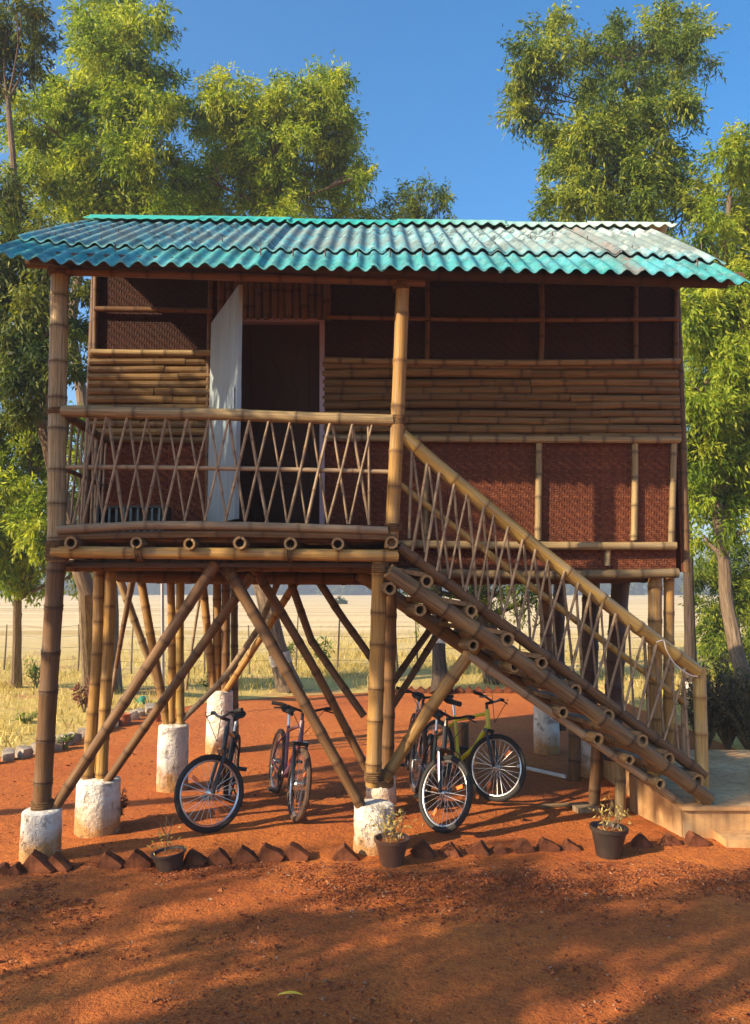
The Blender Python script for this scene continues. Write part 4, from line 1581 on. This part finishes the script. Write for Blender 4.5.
    put(mb, 'saddle', 'black_rubber')
    # cranks, pedals, chain
    mb = MB()
    mb.tube([BBp + V((.095 * math.cos(a), -.05, .095 * math.sin(a))) for a in [2 * math.pi * k / 24 for k in range(24)]], .006, 6, closed=True)
    for k in range(4):
        a = k * math.pi / 2 + .4
        mb.tube([BBp + V((0, -.05, 0)), BBp + V((.09 * math.cos(a), -.05, .09 * math.sin(a)))], .006, 5)
    ca = V((.12, 0, -.12))
    mb.tube([BBp + V((0, -.07, 0)), BBp + V((0, -.08, 0)) + ca], .010, 6)
    mb.tube([BBp + V((0, .07, 0)), BBp + V((0, .08, 0)) - ca], .010, 6)
    cs = put(mb, 'crankset', 'black_paint')
    for s, cc in ((-1, ca), (1, -ca)):
        mb = MB()
        mb.box(BBp + V((0, .135 * s, 0)) + cc, (.085, .085, .022))
        put(mb, 'pedal', 'black_rubber', cs)
    mb = MB()
    mb.tube([RA + V((0, -.05, .04)), BBp + V((0, -.05, .095))], .004, 5)
    mb.tube([RA + V((0, -.05, -.04)), BBp + V((0, -.05, -.095))], .004, 5)
    mb.tube([RA + V((.045 * math.cos(a), -.05, .045 * math.sin(a))) for a in [2 * math.pi * k / 16 for k in range(16)]], .008, 6, closed=True)
    put(mb, 'chain', 'black_paint')
    mb = MB()
    mb.tube([BBp + V((-.08, .05, -.02)), V((.22, .20, -.02))], .008, 6)
    put(mb, 'kickstand', 'black_paint')
    if accent:
        mb = MB()
        a0, a1 = V((.80, 0, .60)), V((.60, 0, .42))
        mb.tube([a0, a1], .0265, 8)
        put(mb, 'decal_band', accent)
    return root


bicycle('black bicycle with yellow band and broad turned front wheel beside the white footings', (209, 832), (.03, -1), -1.02, 'black_paint', accent='yellow_paint')
bicycle('plum bicycle seen end on with dusty tyres beside the slanting brace', (294, 821), (.30, -.95), .05, 'purple_paint', tyre='dusty_rubber', accent='red')
bicycle('black bicycle parked under the stair with front wheel turned beside the thick brace', (437, 831), (.05, -1), .62, 'black_paint', accent='alloy')
bicycle('bright yellow bicycle parked behind the black one under the staircase', (492, 801), (.50, -.88), .42, 'yellow_paint', accent=None)
bicycle('plum and grey bicycle half hidden behind the middle post of the hut', (414, 792), (.02, -1), .12, 'purple_paint', tyre='dusty_rubber', accent='alloy')

# ------------------------------------------------------------------ brick edging


def brick(name, p, ang, tilt, size, label, cat, group, mat='brick'):
    mb = MB()
    g = R
    w, d, h = size
    rot = Matrix.Rotation(ang, 3, 'Z') @ Matrix.Rotation(tilt, 3, 'Y')
    # a worn brick: box subdivided on the edges with knocked corners
    pts, k = [], 3
    vs, fs = [], []
    idx = {}
    for face in range(6):
        for i in range(k + 1):
            for j in range(k + 1):
                u, v = i / k * 2 - 1, j / k * 2 - 1
                q = [(u, v, 1), (v, u, -1), (1, u, v), (-1, v, u), (v, 1, u), (u, -1, v)][face]
                key = tuple(round(x, 3) for x in q)
                if key not in idx:
                    n_ext = sum(abs(abs(x) - 1) < .01 for x in q)
                    s = {1: 1, 2: .955, 3: .88}[n_ext]
                    nv = V(q) * s
                    nv += V((g.uniform(-1, 1), g.uniform(-1, 1), g.uniform(-1, 1))) * .085
                    idx[key] = len(vs)
                    vs.append(rot @ V((nv.x * w / 2, nv.y * d / 2, nv.z * h / 2)))
        for i in range(k):
            for j in range(k):
                q = []
                for (a, b) in ((i, j), (i + 1, j), (i + 1, j + 1), (i, j + 1)):
                    u, v = a / k * 2 - 1, b / k * 2 - 1
                    q.append(idx[tuple(round(x, 3) for x in [(u, v, 1), (v, u, -1), (1, u, v), (-1, v, u), (v, 1, u), (u, -1, v)][face])])
                fs.append(tuple(q))
    mb.add(vs, fs)
    ob = mb.build(name, M[mat], sharp=50)
    ob.location = p
    return tag(ob, label, cat, group)


ORD = ['first', 'second', 'third', 'fourth', 'fifth', 'sixth', 'seventh', 'eighth', 'ninth', 'tenth', 'eleventh', 'twelfth', 'thirteenth', 'fourteenth', 'fifteenth', 'sixteenth', 'seventeenth', 'eighteenth', 'nineteenth', 'twentieth']
EG = 'tilted edging bricks along the gravel'
fr = [(2, 878, 22), (14, 878, 20), (36, 876, 34), (56, 874, 30), (109, 872, 32), (137, 871, 28), (194, 868, 24), (219, 867, 24), (244, 866, 26), (270, 865, 28), (295, 864, 28), (346, 864, 28)]
for i, (x, y, w) in enumerate(fr):
    p = G(x, y - 3)
    s = w / F * p.y * R.uniform(.68, .86)
    lab = ('tilted front brick, %s from the brown pot towards the corner footing' % ORD[len(fr) - 1 - i])
    brick('edging_brick', p + V((0, .04, s * R.uniform(.02, .14))), R.uniform(-.35, .35), math.radians(R.uniform(24, 62)), (s, .10, s * R.uniform(.7, .95)), lab, 'brick', EG)
fr2 = [(424, 862, 26), (452, 861, 26), (480, 859, 26), (500, 858, 18), (524, 857, 28), (549, 855, 24), (572, 854, 20)]
for i, (x, y, w) in enumerate(fr2):
    p = G(x, y - 3)
    s = w / F * p.y * R.uniform(.68, .86)
    brick('edging_brick', p + V((0, .04, s * R.uniform(.02, .14))), R.uniform(-.35, .35), math.radians(R.uniform(24, 62)), (s, .10, s * R.uniform(.7, .95)),
          'tilted front brick, %s from the brown pot towards the black pot' % ORD[i], 'brick', EG)
for i, (x, y, w) in enumerate([(643, 851, 22), (673, 850, 26), (698, 850, 26)]):
    p = G(x, y - 3)
    s = w / F * p.y * R.uniform(.68, .86)
    brick('edging_brick', p + V((0, .04, s * R.uniform(.02, .14))), R.uniform(-.35, .35), math.radians(R.uniform(24, 62)), (s, .10, s * .85),
          'tilted front brick, %s from the black pot towards the landing' % ORD[i], 'brick', EG)
# zigzag bricks along the far edge of the yard
for i in range(19):
    x = 392 + i * 9.6
    p = G(x, 693)
    brick('edging_brick', p + V((0, 0, .045)), 0, math.radians(45 + R.uniform(-6, 6)), (.15, .09, .15),
          'far zigzag brick below the grass, %s from the middle post towards the stair' % ORD[i], 'brick', 'zigzag bricks along the far grass edge')
# rough stones along the curved bed
SGp = 'rough stones edging the curved bed'
st = [(-8, 764), (8, 760), (24, 757), (40, 753), (54, 750), (64, 745), (74, 741), (84, 737), (94, 733), (104, 730), (114, 727), (123, 724), (132, 720), (140, 716), (150, 713)]
for i, (x, y) in enumerate(st):
    p = G(x, y)
    s = R.uniform(.15, .22)
    brick('edging_stone', p + V((0, 0, s * .3)), R.uniform(0, 3), R.uniform(-.4, .4), (s, s * .8, s * .8),
          'rough pale bed edging stone, %s from the round terracotta pot' % ORD[len(st) - 1 - i], 'stone', SGp, mat='stone')

# ------------------------------------------------------------------ pots


def pot(label, p, rt, rb, h, mat, plant, tilt=0.0, seed=0):
    root = empty('plant_pot', p, label, 'plant pot')
    root.rotation_euler = (0, tilt, 0)
    mb = MB()
    mb.lathe((0, 0, 0), [(rb, 0), (rb + (rt - rb) * .5, h * .5), (rt * .97, h * .86), (rt * 1.06, h * .87), (rt * 1.08, h), (rt * .97, h), (rt * .93, h * .86), (rt * .9, h * .84)], 26)
    mb.build('vessel', M[mat], root)
    mb = MB()
    mb.lathe((0, 0, 0), [(rt * .9, h * .845), (rt * .5, h * .87), (.01, h * .88)], 18, jit=.03)
    mb.build('soil', M['ground'], root)
    g = random.Random(seed)
    if plant:
        mb = MB()
        for k in range(plant):
            a = g.uniform(0, 6.28)
            q = V((g.uniform(-.4, .4) * rt, g.uniform(-.4, .4) * rt, h * .85))
            e = q + V((math.cos(a) * .08, math.sin(a) * .08, g.uniform(.08, .24)))
            mb.tube([q, q.lerp(e, .5) + V((0, 0, .02)), e], [.005, .004, .002], 5)
            for u in range(3):
                e2 = e + V((g.uniform(-.05, .05), g.uniform(-.05, .05), g.uniform(-.01, .06)))
                mb.tube([q.lerp(e, g.uniform(.5, .95)), e2], [.003, .0015], 4)
        st_ = mb.build('stems', M['twig'], root)
        n = plant * 14
        c = np.random.default_rng(seed).normal(size=(n, 3)) * np.array([rt * .55, rt * .55, .05]) + np.array([0, 0, h + .09])
        d = norm(np.random.default_rng(seed + 1).normal(size=(n, 3)))
        s_ = norm(np.cross(d, np.random.default_rng(seed + 2).normal(size=(n, 3)))) * .007
        v = np.stack([c, c + d * .02 + s_, c + d * .045, c + d * .02 - s_], 1).reshape(-1, 3)
        raw_mesh('leaves', v, np.arange(len(v)).reshape(-1, 4), M['straw'], root, bv=np.random.default_rng(seed).random(len(v)))
    return root


def pot_at(label, px, ybase, wpx, hpx, mat, plant, tilt=0, seed=0, rb=.66):
    p = G(px, ybase)
    k = p.y / F
    rt = wpx / 2 * k
    return pot(label, p + V((0, rt * .7, 0)), rt, rt * rb, hpx * k * .93, mat, plant, tilt, seed)


pot_at('brown plastic pot with dried plant in front of the middle footing', 392, 869, 33, 28, 'brown_pot', 9, 0, 3)
pot_at('black plastic pot with bare twigs near the concrete landing', 612, 860, 35, 30, 'dark_pot', 7, .05, 4)
pot_at('low black pot sunk among the edging bricks near the turned bicycle', 167, 872, 32, 17, 'dark_pot', 2, -.12, 5, .75)
pot_at('small terracotta pot at the end of the curved stone edging', 155, 722, 12, 11, 'terra', 0, 0, 6)
pot_at('round terracotta pot set among the bed edging stones', 122, 726, 13, 12, 'terra', 0, 0, 7, .8)

# ------------------------------------------------------------------ small plants


def weed(name, label, p, h, rad, mat, n_stem, seed, leafn=14, lsize=.09, width=.35, cat='plant'):
    root = empty(name, p, label, cat)
    g = random.Random(seed)
    mb = MB()
    cl = []
    VS, BV = [], []
    rg = np.random.default_rng(seed)
    for k in range(n_stem):
        a = g.uniform(0, 6.28)
        e = V((math.cos(a) * rad * g.uniform(.2, 1), math.sin(a) * rad * g.uniform(.2, 1), h * g.uniform(.6, 1)))
        mid = e * .5 + V((0, 0, h * .12))
        mb.tube([(0, 0, 0), mid, e], [.010, .007, .003], 5)
        for t in rg.uniform(.35, 1.0, leafn):
            b = mid * 2 * t * (1 - t) + e * t * t
            d = norm(rg.normal(size=3) + np.array([0, 0, .2]))
            L = lsize * rg.uniform(.6, 1.2)
            s = norm(np.cross(d, rg.normal(size=3))) * L * width * .5
            b = np.array(b)
            VS.append(np.stack([b, b + d * L * .45 + s, b + d * L, b + d * L * .45 - s]))
            BV.append(np.full(4, rg.random()))
    mb.build('stem', M['twig'], root)
    v = np.concatenate(VS)
    raw_mesh('leaves', v, np.arange(len(v)).reshape(-1, 4), M[mat], root, bv=np.concatenate(BV))
    return root


weed('weed_plant', 'bright green broad leaved weed in the bed beside the corner post', G(36, 690), .65, .35, 'leaf_weed', 9, 5, 16, .14)
weed('weed_plant', 'low pale green weed in the dry bed near the edging stones', G(24, 726), .22, .25, 'leaf_weed', 8, 6, 12, .10)
weed('flowering_plant', 'dark reddish leaved plant behind the twin bamboo posts', G(84, 716), .65, .22, 'leaf_red', 7, 7, 18, .11)
weed('weed_plant', 'small dark weed at the foot of the tall white footing pair', G(64, 560 + 190), .18, .18, 'leaf_weed', 6, 8, 10, .08)
weed('weed_plant', 'leafy green sapling in the field seen between the slanting braces', G(324, 668), .8, .4, 'leaf_weed', 8, 9, 22, .16)
weed('weed_plant', 'green bush in the grass beyond the leaning trunk', G(348 - 60, 660), .6, .5, 'leaf_weed', 9, 19, 20, .16)
weed('flowering_plant', 'small red weed at the foot of the twin posts footing', G(118, 824), .3, .14, 'leaf_red', 6, 20, 12, .07)
for i, (x, y, h, rad, lab) in enumerate([(706, 756, .95, .5, 'brown brushy shrub close behind the newel post of the stair'), (728, 752, 1.05, .55, 'middle dry brushwood shrub behind the concrete landing'),
                                         (752, 758, .95, .6, 'dry brushwood shrub at the outer end of the concrete landing'), (715, 735, 1.1, .6, 'taller dim shrub behind the brushwood by the landing'), (745, 735, 1.2, .6, 'dim shrub under the pale trunked acacia')]):
    weed('dry_shrub', lab, G(x, y), h, rad, 'brush' if i != 3 else 'leaf_dark', 44, 30 + i, 26, .10, .2, 'shrub')
weed('weed_plant', 'green leafy shrub at the far grass edge behind the thin bamboo pole', G(212, 702), .55, .3, 'leaf_dark', 9, 41, 18, .09)

# watering can
p = G(142, 706)
root = empty('watering_can', p, 'small green plastic watering can by the curved stone edging', 'watering can')
mb = MB()
mb.lathe(p, [(.07, 0), (.08, .02), (.07, .14), (.035, .175), (.02, .18)], 14)
mb.build('tank', M['green_plastic'], root, p)
mb = MB()
mb.tube([p + V((-.06, 0, .04)), p + V((-.14, 0, .14)), p + V((-.18, 0, .19))], [.015, .011, .009], 8)
mb.build('spout', M['green_plastic'], root, p)
mb = MB()
mb.tube([p + V((.06, 0, .035)), p + V((.12, 0, .08)), p + V((.09, 0, .17)), p + V((.015, 0, .185))], .008, 8)
mb.build('handle', M['green_plastic'], root, p)

# rack on the verandah
p = P(134, 530, DW - .35)
p.z = zt + .005
rk = empty('shoe_rack', p, 'low dark rack with upright slats on the verandah floor', 'rack')
mb = MB()
for z in (.02, .30):
    mb.box(p + V((0, 0, z)), (.62, .25, .022))
for s in (-1, 1):
    mb.box(p + V((.30 * s, 0, .16)), (.022, .25, .256))
mb.box(p + V((0, .12, .16)), (.575, .012, .25))
mb.build('frame', M['rack'], rk, p, smooth=False)
for k in range(9):
    mb = MB()
    mb.box(p + V((-.26 + k * .065, -.11, .16)), (.02, .014, .255))
    mb.build('slat', M['rack_slat'], rk, p, smooth=False)

# wire fence
fn = empty('wire_fence', (0, 21, 0), 'thin wire fence with crooked stick posts across the dry field', 'fence')
fo = V((0, 21, 0))
fp = []
for i, px in enumerate([-30, 5, 18, 44, 79, 114, 132, 150, 205, 250, 296, 337, 398, 418, 520, 560, 690, 735]):
    D = 20.5 + R.uniform(-.6, .6)
    b = P(px, 640, D)
    b.z = 0
    h = R.uniform(1.15, 1.6)
    t = b + V((R.uniform(-.08, .08), 0, h))
    mb = MB()
    mb.tube([b, b.lerp(t, .5) + V((R.uniform(-.03, .03), 0, 0)), t], [.028, .024, .016], 6)
    mb.build('post', M['fence_stick'], fn, fo)
    fp.append(b)
for z in (.35, .65, .95, 1.2):
    mb = MB()
    mb.tube([q + V((0, 0, z + R.uniform(-.03, .03))) for q in fp], .005, 4)
    mb.build('wire', M['fence_stick'], fn, fo)

# loose poles and small things
b = G(163, 740)
mb = MB()
mb.tube([P(162, 562, 13.5), P(163, 700, 13.5)], .03, 8)
o = mb.build('metal_pole', M['steel'])
tag(o, 'thin grey metal pole standing between bamboo posts behind the hut', 'pole')
mb = MB()
mb.tube([G(518, 766, .03), G(566, 777, .03)], .022, 8)
tag(mb.build('pipe', M['twine']), 'thin white pipe lying on the earth behind the yellow bicycle', 'pipe')
mb = MB()
a = G(465, 768)
mb.bamboo([a, a + V((0, 0, .52))], .05, hollow=True)
tag(mb.build('bamboo_stump', M['bam_brown']), 'short upright bamboo stump between the parked bicycles', 'stump')
mb = MB()
mb.box(G(586, 812) + V((0, 0, .025)), (.22, .12, .06), Matrix.Rotation(.2, 3, 'Z'))
tag(mb.build('timber_block', M['bam_pale'], smooth=False), 'short pale timber offcut lying beside the landing side wall', 'timber')
mb = MB()
a = G(578, 812, .03)
mb.tube([G(540, 806, .02), G(596, 803, .03)], .02, 6)
tag(mb.build('dry_branch', M['twig']), 'thin dry branch lying in the shade below the staircase', 'branch')
p = G(196, 778)
mb = MB()
for k in range(3):
    mb.box(p + V((-.12 + k * .14, R.uniform(-.03, .03), .05)), (.15, .12, .10), Matrix.Rotation(R.uniform(-.5, .5), 3, 'Z'))
# yellow leaf on the ground
p = G(290, 999)
mb = MB()
vs = []
n = 8
for i in range(n + 1):
    t = i / n
    w = .014 * math.sin(math.pi * min(1, t * 1.02)) + .001
    for s in (-1, 0, 1):
        vs.append(V((-.065 + .13 * t, s * w, .016 + .012 * math.sin(t * 3) + abs(s) * .006)))
mb.add([p + q for q in vs], [(i * 3 + j, (i + 1) * 3 + j, (i + 1) * 3 + j + 1, i * 3 + j + 1) for i in range(n) for j in range(2)])
lf = mb.build('fallen_leaf', M['yellow'])
tag(lf, 'single yellow fallen leaf lying on the red earth', 'leaf')
# lone tree far out in the field
tree('field_tree', 'tiny lone dark tree far out on the pale field', [G(338, 604.5) * 1.0, P(338, 602, G(338, 604.5).y)], .12, [(336, 602, 2.2), (340, 601.2, 2.4), (344, 601.5, 1.6)], G(338, 604.5).y, 'leaf_dark', size=.5, dens=3, seed=91, spread=.3, limbs=False)

# ------------------------------------------------------------------ light, sky, camera
EL, AZ = math.radians(27), math.atan2(-.85, -.53)
w = bpy.data.worlds.new('World')
scene.world = w
w.use_nodes = True
nt = w.node_tree
sky = nt.nodes.new('ShaderNodeTexSky')
sky.sky_type = 'NISHITA'
sky.sun_disc = False
sky.sun_elevation = EL
sky.sun_rotation = AZ % (2 * math.pi)
sky.air_density = 1.0
sky.dust_density = 1.8
sky.ozone_density = 4.0
hs = nt.nodes.new('ShaderNodeHueSaturation')
hs.inputs['Saturation'].default_value = 1.32
hs.inputs['Hue'].default_value = .495
nt.links.new(sky.outputs[0], hs.inputs['Color'])
nt.links.new(hs.outputs[0], nt.nodes['Background'].inputs[0])
nt.nodes['Background'].inputs[1].default_value = .125
sun = bpy.data.lights.new('sun', 'SUN')
sun.energy = 5.0
sun.angle = math.radians(.55)
sun.color = (1, .79, .52)
so = bpy.data.objects.new('sun', sun)
COL.objects.link(so)
d = V((-math.sin(AZ) * math.cos(EL), -math.cos(AZ) * math.cos(EL), -math.sin(EL)))
so.rotation_euler = d.to_track_quat('-Z', 'Y').to_euler()
so.location = -d * 40

cam = bpy.data.cameras.new('camera')
cam.sensor_fit = 'HORIZONTAL'
cam.sensor_width = 36
cam.lens = 36 * F / 750
cam.clip_end = 3000
co = bpy.data.objects.new('camera', cam)
COL.objects.link(co)
co.location = (0, 0, CAM_H)
co.rotation_euler = (math.pi / 2 + PITCH, 0, 0)
scene.camera = co
scene.view_settings.view_transform = 'Standard'
scene.view_settings.look = 'None'
scene.view_settings.exposure = 1.12
scene.view_settings.gamma = 1
scene.cycles.volume_bounces = 0
scene.cycles.max_bounces = 6
